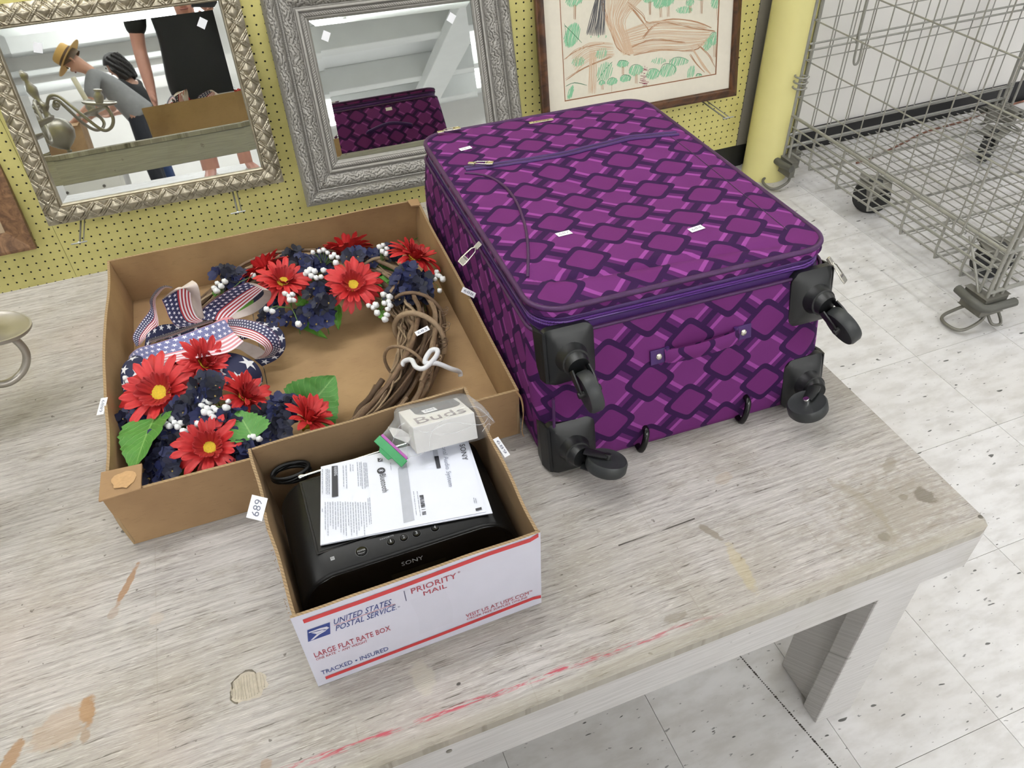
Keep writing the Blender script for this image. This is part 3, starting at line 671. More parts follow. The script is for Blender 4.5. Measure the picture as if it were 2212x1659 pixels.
for k in range(5):   # binding turns and a light curl of vine around the bundle
    a = (-0.42, 0.28, 0.52, -0.16, -0.75)[k]; c = WC + V((math.cos(a)*WR, math.sin(a)*WR, 0)); rad = V((math.cos(a), math.sin(a), 0))
    tn = V((-math.sin(a), math.cos(a), 0)); sk = (0.045, -0.03, 0.03, 0.05, 0.02)[k]
    pts = [c + rad*(0.049*math.cos(t)) + V((0, 0, max(-0.042, 0.046*math.sin(t)))) + tn*sk*math.sin(t*0.5) for t in [PI*1.5*j/16 - 0.3 for j in range(17)]]
    MB().tube(catmull(pts, 3), (0.0052, 0.0042, 0.0030, 0.0035, 0.003)[k], 7).build('binding_vine', vmats[(3, 1, 3, 0, 1)[k]], wr, smooth=60)
for k in range(5):   # curly tendrils at the outside and the long twig towards the middle
    a = -0.15 - 0.16*k; c = WC + V((math.cos(a)*(WR+0.044), math.sin(a)*(WR+0.044), 0.01)); pts = [c + V((0.012*math.cos(t*2.2+k)*(1-t/9)+0.002*t, 0.012*math.sin(t*2.2+k)*(1-t/9), 0.004*t*0.5)) for t in [j*0.35 for j in range(20)]]
    MB().tube(pts, 0.0009, 5).build('tendril', vmats[k % 4], wr, smooth=60)
tw_ = [on_z(872, 852, T+0.03), on_z(845, 858, T+0.028), on_z(815, 872, T+0.03), on_z(788, 892, T+0.025), on_z(770, 902, T+0.02)]
MB().tube(catmull(tw_, 5), [0.0028]*10 + [0.0018]*11, 6).build('twig', vmats[3], wr, smooth=60)
M_CHEN = plain('white_chenille', '#dfe1e6', 0.95, var=0.1, sc=900, bump=0.6)
ch = [on_z(x, y, T + z) for x, y, z in ((868, 790, .085), (874, 780, .092), (889, 778, .100), (899, 793, .103), (917, 795, .106), (940, 773, .110), (945, 757, .113), (930, 758, .113), (918, 783, .108), (944, 785, .104), (975, 797, .088), (992, 803, .070), (995, 812, .062))]
MB().tube(catmull(ch, 8), 0.0042, 9).build('hanging_loop', M_CHEN, wr, smooth=60)
sticker(wr, on_z(912, 715, T+0.097), (0, -0.45, 0.9), (0.95, 0.25, 0.0), 0.026, 0.009, '683', 'white price sticker stuck to the bare vine', M_INKB)
def inside(p): return V((min(max(p.x, 0.4885), 1.078), min(max(p.y, -1.568), -0.955), max(p.z, T+0.007)))
# --- blossoms
M_RED = plain('red_petal', '#bd2527', 0.55, var=0.08, sc=120, bump=0.15); M_REDD = plain('deep_red_petal', '#a0181c', 0.6, var=0.08, sc=120, bump=0.15)
M_EYE = plain('yellow_eye', '#d2b52c', 0.8, var=0.2, sc=400, bump=0.6)
def petal_mesh(Lp, Wp, cup, curl):
    mb = MB()
    def fn(u, v):
        t = v; wdt = Wp*(0.40 + 0.60*math.sin(min(1, t*1.5)*PI*0.5))*(1 if t < 0.84 else math.sqrt(max(0.03, 1-((t-0.84)/0.163)**2)))
        x = (u-0.5)*wdt; return V((x, t*Lp, cup*t*t*Lp + curl*math.sin(t*PI)*Lp + abs(u-0.5)*wdt*0.35 - 0.0012*math.cos((u-0.5)*4*PI)*t))
    return mb.grid(fn, 4, 9).mesh('petal', M_RED, smooth=180)
PET = [petal_mesh(0.055, 0.0124, -0.16, 0.10), petal_mesh(0.050, 0.0116, 0.14, 0.04), petal_mesh(0.053, 0.0128, -0.34, 0.16), petal_mesh(0.032, 0.0110, 0.20, 0.05)]
for m_ in PET[3:]: m_.materials[0] = M_REDD
def gerbera(x, y, z, n, sc=1.0, open_=0.22, miss=None, nout=20):
    c = on_z(x, y, T+z); n = V(n).normalized(); R3 = frame_from(n, (1, 0, 0.01)); M = TM(c, R3, sc)
    hub = MB(); hub.lathe([(0.002, -0.02), (0.004, -0.012), (0.012, -0.004), (0.0155, 0.003), (0.014, 0.0085), (0.008, 0.0105), (0.001, 0.0095)], M, 18)
    o = hub.build('gerbera', M_EYE, wr, smooth=60)
    inner = MB()
    for ring, (cnt, el, off, kinds) in enumerate(((nout, open_, 0.006, (0, 2)), (nout-3, open_+0.30, 0.005, (1, 0)), (nout-4, open_+0.62, 0.006, (3,)))):
        for k in range(cnt):
            a = 2*PI*(k + 0.5*ring)/cnt + random.uniform(-.09, .09)
            e = el + random.uniform(-.12, .12)
            d = V((math.cos(a), math.sin(a), 0)); yv = d*math.cos(e) + V((0,0,1))*math.sin(e); zv = -d*math.sin(e) + V((0,0,1))*math.cos(e); xv = yv.cross(zv)
            L = Matrix((xv, yv, zv)).transposed().to_4x4(); L.translation = d*off + V((0,0,-0.002+0.0022*ring))
            me = PET[random.choice(kinds)]; PM_ = M @ L @ Matrix.Scale(random.uniform(0.9, 1.08), 4)
            if ring == 0: inst('petal', me, PM_, o)
            else: inner.add([PM_ @ v.co for v in me.vertices], [tuple(p.vertices) for p in me.polygons], 0 if ring == 1 else 1)
    tag(inner.build('inner_petals', [M_RED, M_REDD], o, smooth=180), kind='stuff')
    return o
CAMDIR = V((-0.1, -0.70, 0.70))
gerbera(578, 592, .066, (-0.35, 0.80, 0.75), 0.88, 0.35)
gerbera(612, 612, .085, (0.25, -0.30, 1.0), 0.88, 0.20)
gerbera(752, 552, .080, (0.10, 0.85, 0.70), 0.92, 0.40)
gerbera(763, 618, .088, (0.05, -0.60, 0.95), 0.90, 0.16)
gerbera(893, 562, .088, (0.50, 0.10, 0.95), 0.90, 0.30)
gerbera(438, 790, .100, (0.60, -0.45, 0.70), 0.85, 0.55)
gerbera(349, 851, .090, (-0.15, -0.50, 0.95), 1.12, 0.10)
gerbera(526, 862, .085, (0.75, -0.15, 0.75), 0.82, 0.35)
gerbera(455, 969, .080, (0.05, -0.55, 0.95), 0.90, 0.16)
gerbera(662, 915, .062, (0.50, -0.05, 0.80), 0.80, 0.85)
M_NAVY = [plain('navy_petal_%d' % k, c, 0.6, var=0.15, sc=200) for k, c in enumerate(('#0d1331', '#141d4b', '#080c22'))]
def blossom_mesh(m, cup):
    mb = MB()
    for k in range(6):
        a = 2*PI*k/6; ca, sa = math.cos(a), math.sin(a)
        def fn(u, v):
            w = 0.0072*math.sin((0.18+0.78*v)*PI)**0.7; x = (u-0.5)*w*1.5; r = 0.001+v*0.0098; z = cup*v*0.008 + 0.0012*abs(u-0.5) + 0.0008*k % 2
            return V((r*ca - x*sa, r*sa + x*ca, z))
        mb.grid(fn, 2, 3)
    mb.lathe([(0.0016, 0.0), (0.0014, 0.0022), (0.0004, 0.003)], None, 6, 1)
    return mb.mesh('blossom', [m, M_CENT], smooth=50)
M_CENT = plain('blossom_centre', '#a8935a', 0.8)
BLO = [blossom_mesh(M_NAVY[k % 3], c) for k, c in enumerate((0.5, 0.25, 0.8, 0.4, 0.7))]
def cluster(x, y, z, cnt=5, spread=0.019, tilt=None):
    c = inside(on_z(x, y, T+z+0.020)); c = V((max(c.x, 0.506), c.y, c.z)); st = MB().tube([c + V((0, 0, -0.035)), c], 0.0012, 5).build('navy_cluster', M_STEM, wr)
    for k in range(cnt):
        a = 2*PI*k*0.382; r = spread*math.sqrt((k+0.3)/cnt)
        n = V((math.cos(a)*r/spread*0.8, math.sin(a)*r/spread*0.8 - 0.35, 1.0)).normalized()
        p = c + V((math.cos(a)*r, math.sin(a)*r, 0.006 - r*0.35 + random.uniform(-.003, .003)))
        inst('blossom', random.choice(BLO), TM(p, frame_from(n, (random.uniform(-1,1), random.uniform(-1,1), 0.1)), random.uniform(1.1, 1.5)), st)
M_STEM = plain('plastic_stem', '#5b7a3c', 0.5)
for q in ((490, 590, .055), (515, 603, .050), (503, 615, .045), (632, 560, .060), (660, 566, .065), (690, 562, .062), (655, 583, .060), (702, 575, .055), (770, 552, .085), (800, 562, .060), (826, 556, .058), (848, 548, .056), (690, 632, .055), (706, 650, .060), (690, 668, .045), (703, 690, .035), (680, 695, .035),
          (640, 690, .03), (600, 665, .035), (585, 690, .03), (880, 588, .085), (893, 610, .070), (868, 622, .060), (915, 612, .060), (858, 640, .055), (886, 640, .055), (915, 640, .050), (880, 600, .075), (900, 625, .066), (872, 610, .062), (560, 640, .045),
          (450, 828, .095), (462, 845, .095), (447, 850, .09), (395, 885, .08), (412, 900, .078), (430, 893, .080), (425, 880, .08), (480, 912, .075), (497, 925, .070), (468, 935, .065), (505, 905, .072), (350, 957, .055), (364, 945, .058), (380, 963, .055), (360, 990, .055), (370, 1005, .05), (348, 980, .045), (350, 1025, .04), (364, 970, .05),
          (262, 905, .055), (272, 925, .045), (258, 930, .04), (590, 885, .06), (612, 895, .06), (625, 880, .06), (600, 912, .055), (612, 925, .055), (580, 940, .05), (520, 958, .055), (528, 980, .05), (520, 1000, .045), (540, 965, .045), (575, 900, .055), (575, 925, .05)):
    cluster(*q, cnt=5)
# --- white buds
M_WHITE = plain('white_bud', '#e6e8ea', 0.7, var=0.06, sc=300)
bm_ = bmesh.new(); bmesh.ops.create_icosphere(bm_, subdivisions=2, radius=0.0052)
for v in bm_.verts:
    k = noise.noise(v.co*260)*0.35; v.co *= 1 + k; v.co.z *= 1.12
BUD = bpy.data.meshes.new('bud'); bm_.to_mesh(BUD); bm_.free(); BUD.materials.append(M_WHITE); BUD.shade_smooth()
def spray(c0, pts, z):
    z += 0.022; base = on_z(c0[0], c0[1], T + z - 0.03); mb = MB(); heads = [on_z(x, y, T + z + random.uniform(-.004, .006)) for x, y in pts]
    for h_ in heads: mb.tube([base, base.lerp(h_, 0.6) + V((0, 0, 0.006)), h_], 0.0008, 4)
    o = mb.build('bud_spray', M_STEM, wr)
    for h_ in heads: inst('bud', BUD, TM(h_, frame_from((random.uniform(-.5,.5), -0.3, 1)), random.uniform(0.85, 1.2)), o)
spray((482, 640), [(463,622),(470,612),(478,618),(486,608),(468,628),(548,596)], .065)
spray((700, 575), [(676,545),(690,543),(700,540),(708,546),(716,555),(722,550),(730,556),(726,568)], .085)
spray((680, 610), [(664,588),(671,582),(680,586),(673,596),(684,600),(694,598),(660,592),(700,584)], .085)
spray((630, 665), [(616,634),(624,640),(632,636),(626,648),(634,648),(645,700),(588,672),(576,668)], .080)
spray((825, 575), [(820,533),(828,530),(836,537),(826,543),(834,548)], .085)
spray((935, 610), [(944,588),(950,596),(957,603),(940,603),(950,628),(945,596)], .060)
spray((822, 670), [(829,636),(842,641),(797,660),(806,665),(812,659),(830,655),(840,652),(838,668),(836,680),(815,676),(832,690),(843,660)], .075)
spray((445, 890), [(432,860),(440,866),(436,876),(452,868),(462,882),(448,882),(443,890),(455,893),(468,886),(493,867),(489,880),(460,900)], .090)
spray((395, 925), [(372,905),(378,913),(366,920),(384,922),(422,906),(428,916),(410,925),(398,932),(360,915),(392,914)], .080)
spray((545, 960), [(538,946),(548,944),(560,948)], .060)
spray((290, 830), [(272,817),(278,823)], .075)
# --- leaves
def leaf_mat(n, c0, c1):
    g = G(n, c0, 0.5); u = g.coord('UV'); x, y, z = g.sep(u)
    vein = g.smooth(g.abs(g.m('FRACT', y * 9.0 + g.abs(x - 0.5) * -6.0) - 0.5), 0.42, 0.5); mid = g.smooth(g.abs(x - 0.5), 0.03, 0.01)
    n2 = g.noise(g.coord('Object'), 160, 3, 0.6); c = g.mix(n2, c0, c1); c = g.mix(g.mx(vein * 0.35, mid * 0.5), c, '#8fb56b'); g.set('Base Color', c); g.bump(vein + n2 * 0.8, 0.4, 0.0012)
    return g.mat
M_LEAF = leaf_mat('broad_leaf', '#4f8a38', '#3f7630'); M_STRAP = leaf_mat('strap_leaf', '#5f9a34', '#4b8528')
def leaf_part(base, tip, width, n, mat, serr=0.05, droop=0.1, ns=18, fat=0.45):
    b = V(base); t = V(tip); ax = t - b; Lf = ax.length; y = ax.normalized(); nn = V(n); nn = (nn - y*nn.dot(y)).normalized(); x = y.cross(nn); mb = MB()
    def fn(u, v):
        w = width*math.sin(PI*min(1, v**fat*0.985 + 0.012))**0.8*(1 + serr*math.sin(v*ns*2*PI*0.5)); k = (u-0.5)
        return b + y*(v*Lf) + x*(k*w) + nn*(abs(k)*w*0.28 - droop*Lf*(v-0.3)**2 + 0.0015*math.sin(v*22)*abs(k)*2)
    mb.grid(fn, 6, 22); return mb.build('leaf', mat, wr, smooth=180)
def PZ(x, y, z): return inside(on_z(x, y, T+z))
leaf_part(PZ(333, 902, .085), PZ(284, 1014, .095), 0.088, (-0.4, -0.4, 1), M_LEAF)
leaf_part(PZ(655, 892, .045), PZ(724, 812, .080), 0.100, (0.1, -0.8, 0.7), M_LEAF, 0.04)
leaf_part(PZ(548, 948, .085), PZ(512, 886, .105), 0.064, (0.1, -0.5, 1), M_LEAF, 0.09)
leaf_part(PZ(845, 612, .050), PZ(808, 560, .075), 0.062, (0.1, -0.6, 1), M_LEAF, 0.03)
leaf_part(PZ(410, 1015, .05), PZ(352, 1042, .06), 0.052, (0, -0.3, 1), M_LEAF, 0.07)
leaf_part(PZ(395, 925, .055), PZ(378, 972, .060), 0.045, (0.3, -0.4, 1), M_LEAF, 0.05)
leaf_part(PZ(870, 540, .06), PZ(902, 512, .095), 0.030, (0, 0.4, 1), M_LEAF, 0.05)
for b_, t_, w_ in (((628, 680, .035), (706, 730, .012), 0.022), ((727, 655, .05), (731, 712, .02), 0.020), ((640, 660, .05), (668, 634, .065), 0.022), ((648, 662, .045), (662, 690, .04), 0.026), ((640, 655, .05), (690, 655, .045), 0.012), ((812, 618, .06), (850, 590, .072), 0.020), ((815, 615, .06), (866, 606, .066), 0.016),
                   ((812, 618, .058), (818, 632, .064), 0.014), ((838, 628, .06), (845, 600, .075), 0.012), ((690, 570, .06), (722, 572, .075), 0.018), ((575, 905, .055), (592, 886, .06), 0.016), ((560, 935, .055), (572, 920, .066), 0.014), ((505, 950, .055), (488, 940, .065), 0.024), ((545, 955, .05), (578, 938, .06), 0.016),
                   ((440, 880, .085), (452, 858, .10), 0.014), ((300, 830, .07), (318, 818, .078), 0.012), ((600, 630, .05), (575, 640, .06), 0.014), ((470, 640, .05), (458, 630, .062), 0.012), ((822, 672, .065), (824, 690, .06), 0.016), ((395, 880, .08), (408, 905, .075), 0.010), ((690, 545, .07), (716, 560, .075), 0.010), ((500, 690, .045), (560, 640, .05), 0.014)):
    leaf_part(PZ(*b_), PZ(*t_), w_, (random.uniform(-.3,.3), -0.4, 1), M_STRAP, 0.0, 0.12, fat=0.7)
# --- flag ribbon bow
def flag_mat(name, navy, rd, wh, fade=0.0):
    g = G(name, navy, 0.55); x, y, z = g.sep(g.coord('UV'))     # x across the ribbon 0..1, y along it in ribbon widths
    st = g.m('FRACT', (x - 0.5) / 0.5 * 4.0 + 0.0) < 0.5
    stripes = g.mix(st, wh, rd)
    cx = x / 0.5 * 3.0; row = g.m('FLOOR', cx); cy = y * 4.6 + row * 0.5
    fx = (g.m('FRACT', cx) - 0.5); fy = (g.m('FRACT', cy) - 0.5)
    r = g.m('SQRT', fx*fx + fy*fy); th_ = g.m('ARCTAN2', fx, fy) + PI
    a = g.abs(g.m('MODULO', th_, 2*PI/5) - PI/5)
    star = (r * (g.m('COSINE', a) * 0.309 + g.m('SINE', a) * 0.951)) < 0.125
    c = g.mix(x > 0.5, g.mix(star, navy, wh), stripes)
    sel = g.mx(x > 0.985, x < 0.012); saw = g.m('FRACT', y * 26) < 0.5; c = g.mix(sel * saw, c, '#d98a92')
    n = g.noise(g.coord('Object'), 900, 2, 0.5); g.bump(n, 0.15, 0.0003); g.set('Base Color', c); g.set('Sheen Weight', 0.3); return g.mat
M_FLAG = flag_mat('flag_ribbon', '#1b1f4e', '#a62a34', '#e9e7ee'); M_FLAGP = flag_mat('sheer_flag_ribbon', '#656a9a', '#cf8795', '#e9e4ef')
def lining():
    g = G('ribbon_lining', '#c4b6ae', 0.7); n = g.noise(g.coord('Object'), 60, 3, 0.5); g.set('Base Color', g.mix(n, '#b3a49c', '#d8cdc8')); return g.mat
M_LIN = lining()
def navy_star():
    g = G('navy_star_cloth', '#151a3a', 0.7); x, y, z = g.sep(g.coord('UV'))
    fx = (g.m('FRACT', x * 1.6 + 0.2) - 0.5); fy = (g.m('FRACT', y * 1.6) - 0.5); r = g.m('SQRT', fx*fx + fy*fy); a = g.abs(g.m('MODULO', g.m('ARCTAN2', fx, fy) + PI, 2*PI/5) - PI/5)
    star = (r * (g.m('COSINE', a) * 0.309 + g.m('SINE', a) * 0.951)) < 0.115
    g.set('Base Color', g.mix(star, '#171c40', '#d9d9de')); return g.mat
M_NSTAR = navy_star()
def ribbon(name, eL, eR, mat, nseg=7, bulge=0.0, thick=0.0006, parent=None):
    """a ribbon between two edges given as (x, y, height over the table) measured in the photograph's frame"""
    L = catmull([PZ(*q) for q in eL], nseg); Rr = catmull([PZ(*q) for q in eR], nseg); k = len(L); mb = MB(); wd = sum((a-b).length for a, b in zip(L, Rr))/k; acc = [0.0]
    for i in range(1, k): acc.append(acc[-1] + ((L[i]-L[i-1]).length + (Rr[i]-Rr[i-1]).length)*0.5)
    nu = 8; nrm = []
    for i in range(k):
        t = (L[min(i+1, k-1)] + Rr[min(i+1, k-1)] - L[max(i-1, 0)] - Rr[max(i-1, 0)]); n = (Rr[i]-L[i]).cross(t); n = n.normalized() if n.length > 1e-9 else V((0,0,1)); nrm.append(n)
    for side, mi in ((1, 0), (-1, 1)):
        vs = []; uv = []
        for i in range(k):
            for j in range(nu+1):
                u = j/nu; vs.append(L[i].lerp(Rr[i], u) + nrm[i]*(bulge*math.sin(u*PI) + side*thick*0.5)); uv.append((u, acc[i]/max(wd, 0.02)))
        fs = []
        for i in range(k-1):
            for j in range(nu):
                q = (i*(nu+1)+j, i*(nu+1)+j+1, (i+1)*(nu+1)+j+1, (i+1)*(nu+1)+j); fs.append(q if side > 0 else q[::-1])
        mb.add(vs, fs, mi, uv)
    return mb.build(name, [mat, mat], parent or bow, smooth=180)
def rc(x, y): return (260 + x/5.821, 580 + y/5.821)
def E_(pts): return [(*rc(x, y), z) for x, y, z in pts]
bow = MB().tube([PZ(470, 705, .075), PZ(487, 700, .082), PZ(503, 697, .085)], [0.010, 0.013, 0.010], 8).build('bow', M_FLAG, wr, smooth=60)
# upper left loop
ribbon('ribbon_loop', E_([(930,720,.082), (720,730,.088), (620,630,.105), (565,490,.125), (520,395,.140)]), E_([(1040,660,.085), (960,600,.092), (905,470,.112), (885,310,.140), (905,150,.165)]), M_FLAG)
ribbon('ribbon_loop', E_([(520,395,.140), (640,290,.158), (760,235,.160), (860,330,.128), (960,640,.082)]), E_([(905,150,.165), (965,195,.166), (1000,300,.150), (1020,460,.118), (1060,650,.082)]), M_LIN)
# upper right loop
ribbon('ribbon_loop', E_([(1030,650,.084), (1030,520,.096), (1180,390,.118), (1380,260,.140), (1590,175,.150)]), E_([(1340,650,.080), (1440,565,.088), (1560,465,.100), (1700,350,.118), (1795,265,.135)]), M_FLAG)
ribbon('ribbon_loop', E_([(1590,175,.150), (1730,205,.145), (1800,330,.105), (1600,480,.075), (1340,610,.070)]), E_([(1795,265,.135), (1890,290,.125), (1870,400,.082), (1680,560,.060), (1370,660,.068)]), M_LIN)
# right lower loop
ribbon('ribbon_loop', E_([(1330,640,.092), (1560,640,.110), (1790,705,.112), (1960,840,.096), (2010,980,.075), (1950,1080,.055), (1880,1120,.045)]), E_([(1385,800,.085), (1480,840,.098), (1620,880,.104), (1740,935,.098), (1815,1000,.084), (1790,1080,.060), (1700,1130,.048)]), M_FLAG)
ribbon('ribbon_loop', E_([(1880,1120,.045), (1780,1010,.058), (1600,930,.068), (1440,900,.070)]), E_([(1700,1140,.048), (1600,1080,.052), (1500,1020,.060), (1390,1000,.066)]), M_LIN)
# sheer front loop
ribbon('ribbon_loop', E_([(1310,640,.108), (1080,720,.125), (800,830,.132), (450,940,.124), (230,1000,.104), (120,1090,.080), (100,1170,.060)]), E_([(1550,915,.098), (1360,1050,.114), (1000,1120,.122), (640,1190,.118), (400,1290,.102), (250,1350,.080), (215,1360,.062)]), M_FLAGP, bulge=0.004)
# loop seen edge on, tail, navy star ribbons underneath
ribbon('ribbon_loop', E_([(360,890,.118), (640,800,.126), (900,710,.122), (1150,640,.105)]), E_([(365,935,.100), (650,850,.108), (920,750,.104), (1170,670,.092)]), M_FLAG)
ribbon('ribbon_tail', E_([(660,235,.130), (560,215,.150), (450,270,.140), (370,400,.110), (370,520,.085), (240,700,.075), (155,860,.070), (200,980,.060)]), E_([(640,250,.126), (560,245,.138), (485,320,.124), (440,420,.098), (480,700,.062), (430,760,.064), (340,850,.062), (250,960,.055)]), M_FLAG)
ribbon('star_ribbon', E_([(330,830,.065), (480,720,.085), (700,700,.090), (1000,740,.075)]), E_([(300,1000,.050), (500,900,.062), (750,880,.066), (1050,900,.06)]), M_NSTAR, parent=bow)
ribbon('star_ribbon', E_([(-40,1600,.075), (-30,1350,.088), (60,1180,.092), (250,1050,.085)]), E_([(300,1600,.070), (260,1400,.090), (350,1250,.095), (520,1130,.085)]), M_NSTAR, bulge=0.006, parent=bow)
ribbon('star_ribbon', E_([(1600,660,.060), (1850,680,.075), (2030,780,.070), (2075,980,.050), (1980,1130,.030), (1780,1230,.020)]), E_([(1500,900,.050), (1700,870,.062), (1850,900,.060), (1900,1010,.045), (1840,1090,.028), (1680,1150,.022)]), M_NSTAR, bulge=0.006, parent=bow)
ribbon('star_ribbon', E_([(1180,1060,.095), (1450,1070,.095), (1700,1190,.082), (1790,1380,.060), (1750,1500,.04)]), E_([(1150,1400,.090), (1330,1420,.092), (1440,1460,.086), (1500,1520,.070), (1540,1580,.05)]), M_NSTAR, bulge=0.006, parent=bow)
# ================================================================== the mail box with the radio
M_MAILW = plain('white_print_board', '#d4d4e2', 0.45, var=0.03, sc=25); M_BRED = plain('print_red', '#c23a3e', 0.5, var=0.03); M_BBLUE = plain('print_blue', '#2c3f83', 0.5, var=0.03); M_BRED2 = plain('print_red_letters', '#a93345', 0.5)
M_BINS = card_mat('mail_board_inside', '#94795a', '#7d664a'); M_BEDGE = edge_mat('mail_edge', '#9a8262', '#7f6a50', 0.0052)
mx = thing('shipping_box', 'open white shipping carton with red and blue printing on its front, holding a black radio', 'box', (0.84, -1.755, T))
HB = 0.154
bFL, bFR, bBR, bBL = V((0.688, -1.902, T+.0004)), V((0.997, -1.897, T+.0004)), V((0.994, -1.602, T+.0004)), V((0.684, -1.602, T+.0004))
tFL, tFR, tBR, tBL = V((0.687, -1.8970, T+HB)), V((0.9985, -1.892, T+HB-.002)), V((0.996, -1.606, T+HB+.003)), V((0.676, -1.607, T+HB))
BM_ = [M_MAILW, M_BINS, M_BEDGE]
front = wall_panel(bFL, bFR, tFL, tFR, 0.004, (0, 1, 0), 30, 0.0, 'front_panel', mx, BM_, 0.0016, 11)
wall_panel(bFR + V((0, .0042, 0)), bBR, tFR + V((0, .0042, 0)), tBR, 0.004, (-1, 0, 0), 24, 0.004, 'right_panel', mx, BM_, 0.002, 12)
wall_panel(bBR + V((-.0042, 0, 0)), bBL + V((.0042, 0, 0)), tBR + V((-.0042, 0, 0)), tBL + V((.0042, 0, 0)), 0.004, (0, -1, 0), 24, 0.003, 'back_panel', mx, BM_, 0.002, 13)
wall_panel(bBL, bFL + V((0, .0042, 0)), tBL, tFL + V((0.001, .0042, -.006)), 0.004, (1, 0, 0), 24, 0.006, 'left_panel', mx, BM_, 0.003, 14)
MB().box((0.692, -1.893, T+.0004), (0.989, -1.607, T+0.0044)).build('bottom_panel', M_BINS, mx)
# torn paper fuzz down the left cut edge
fz_ = MB()
for k in range(60):
    t = random.random(); p = tBL.lerp(tFL, t) + V((random.uniform(-.002, .001), 0, random.uniform(-.003, .002) - 0.004*t)); q = V((random.uniform(-.004, .001), random.uniform(-.003, .003), random.uniform(-.002, .003)))
    fz_.tube([p, p + q*0.35, p + q*0.6], 0.0004, 4)
tag(fz_.build('torn_fuzz', M_BINS, mx), kind='stuff')
fx = (bFR - bFL).normalized(); fy = (tFL - bFL).normalized()
def fp(x, z): # a point on the printed front: x in metres across the room, z over the floor
    t = (x - bFL.x)/(bFR.x - bFL.x); return bFL.lerp(bFR, t) + fy*((z - T)/fy.z)
fn_ = fx.cross(fy)
def fstrip(pts, h, mat, nm):
    mb = MB(); vs = []
    for x, z in pts: vs += [fp(x, z - h/2) + fn_*0.0005, fp(x, z + h/2) + fn_*0.0005]
    return mb.add(vs, [(2*i, 2*i+2, 2*i+3, 2*i+1) for i in range(len(pts)-1)]).build(nm, mat, front)
zz = 0.14
fstrip([(0.700, 0.5865+zz), (0.765, 0.586+zz), (0.82, 0.587+zz), (0.93, 0.591+zz), (0.985, 0.5895+zz), (0.9965, 0.5935+zz)], 0.0075, M_BRED, 'red_stripe')
fstrip([(0.700, 0.459+zz), (0.85, 0.4605+zz), (0.985, 0.464+zz), (0.9965, 0.4615+zz)], 0.0065, M_BRED, 'red_stripe')
fstrip([(0.8197, 0.557+zz), (0.8206, 0.557+zz)], 0.0, M_INKB, 'divider')
MB().add([fp(0.8193, 0.5565+zz)+fn_*.0005, fp(0.8203, 0.5565+zz)+fn_*.0005, fp(0.8203, 0.5775+zz)+fn_*.0005, fp(0.8193, 0.5775+zz)+fn_*.0005], [(0,1,2,3)]).build('divider_line', plain('divider_ink', '#4a4a6a', 0.5), front)
def ft(s, x0, x1, z0, h, mat, sh=0.0): text('lettering', s, fp(x0, z0+zz), fx, fy, x1-x0, h, mat, front, 0.0006, sh)
ft('UNITED STATES', 0.7305, 0.801, 0.5605, 0.0105, M_BBLUE, 0.25); ft('POSTAL SERVICE.', 0.7305, 0.806, 0.5470, 0.0105, M_BBLUE, 0.25)
fstrip([(0.7305, 0.5588+zz), (0.806, 0.5588+zz)], 0.0006, M_BRED, 'rule')
ft('PRIORITY', 0.828, 0.886, 0.5665, 0.0105, M_BRED2); ft('MAIL', 0.842, 0.872, 0.5545, 0.0085, M_BRED2)
ft('LARGE FLAT RATE BOX', 0.6975, 0.793, 0.5095, 0.0105, M_BRED2); ft('ONE RATE  •  ANY WEIGHT', 0.6975, 0.762, 0.5025, 0.0048, M_BRED2)
ft('TRACKED', 0.6975, 0.737, 0.4685, 0.0088, M_BBLUE); ft('•', 0.7405, 0.7435, 0.471, 0.003, M_BBLUE); ft('INSURED', 0.747, 0.784, 0.4685, 0.0088, M_BBLUE)
ft('VISIT US AT USPS.COM', 0.890, 0.979, 0.4765, 0.0075, M_BRED2); ft('ORDER FREE SUPPLIES ONLINE', 0.8905, 0.977, 0.4700, 0.0045, M_BRED2)
ft('®', 0.888, 0.8915, 0.5745, 0.0035, M_BRED2); ft('®', 0.808, 0.811, 0.549, 0.003, M_BBLUE); ft('™', 0.980, 0.984, 0.481, 0.003, M_BRED2)
def fpoly(pts, mat, nm, l=0.0005):
    MB().add([fp(x, z+zz)+fn_*l for x, z in pts], [tuple(range(len(pts)))]).build(nm, mat, front)
fpoly([(0.6965, 0.5455), (0.7235, 0.5455), (0.7275, 0.5680), (0.7005, 0.5680)], M_BBLUE, 'eagle_emblem')
fpoly([(0.7013, 0.5640), (0.7150, 0.5640), (0.7225, 0.5625), (0.7248, 0.5585), (0.7215, 0.5570), (0.7190, 0.5590), (0.7120, 0.5612), (0.7010, 0.5622)], M_MAILW, 'eagle_emblem_white', 0.0008)
fpoly([(0.6995, 0.5470), (0.7090, 0.5545), (0.7215, 0.5570), (0.7195, 0.5550), (0.7120, 0.5525), (0.7030, 0.5470)], M_MAILW, 'eagle_emblem_white', 0.0008)
fpoly([(0.7035, 0.5610), (0.7165, 0.5590), (0.7195, 0.5570), (0.7090, 0.5550)], M_MAILW, 'eagle_emblem_white', 0.0008)
# clear tape wrinkles on the front
g = G('clear_tape', '#e8e8ee', 0.35); g.set('Alpha', 0.02); M_TAPE = g.mat
tp_ = MB()
tp_.grid(lambda u, v: fp(0.826 + u*0.045 + 0.003*math.sin(v*4), 0.478+zz + v*0.078) + fn_*(0.0006 + 0.0007*abs(math.sin(u*9 + v*4))*math.sin(v*PI)), 14, 14)
tp_.build('tape', M_TAPE, front, smooth=180)
sticker(mx, V((0.6735, -1.720, T+HB+0.002)), (-0.30, -0.55, 0.78), (0.55, 0.75, 0.3), 0.030, 0.022, '689', 'white sticker numbered 689 on the left edge', M_INKB)
sticker(mx, on_z(1083, 966, T+HB), (0.6, -0.3, 0.75), (0.45, -0.85, -0.25), 0.030, 0.013, '689', 'white sticker on the right edge', M_INKB)
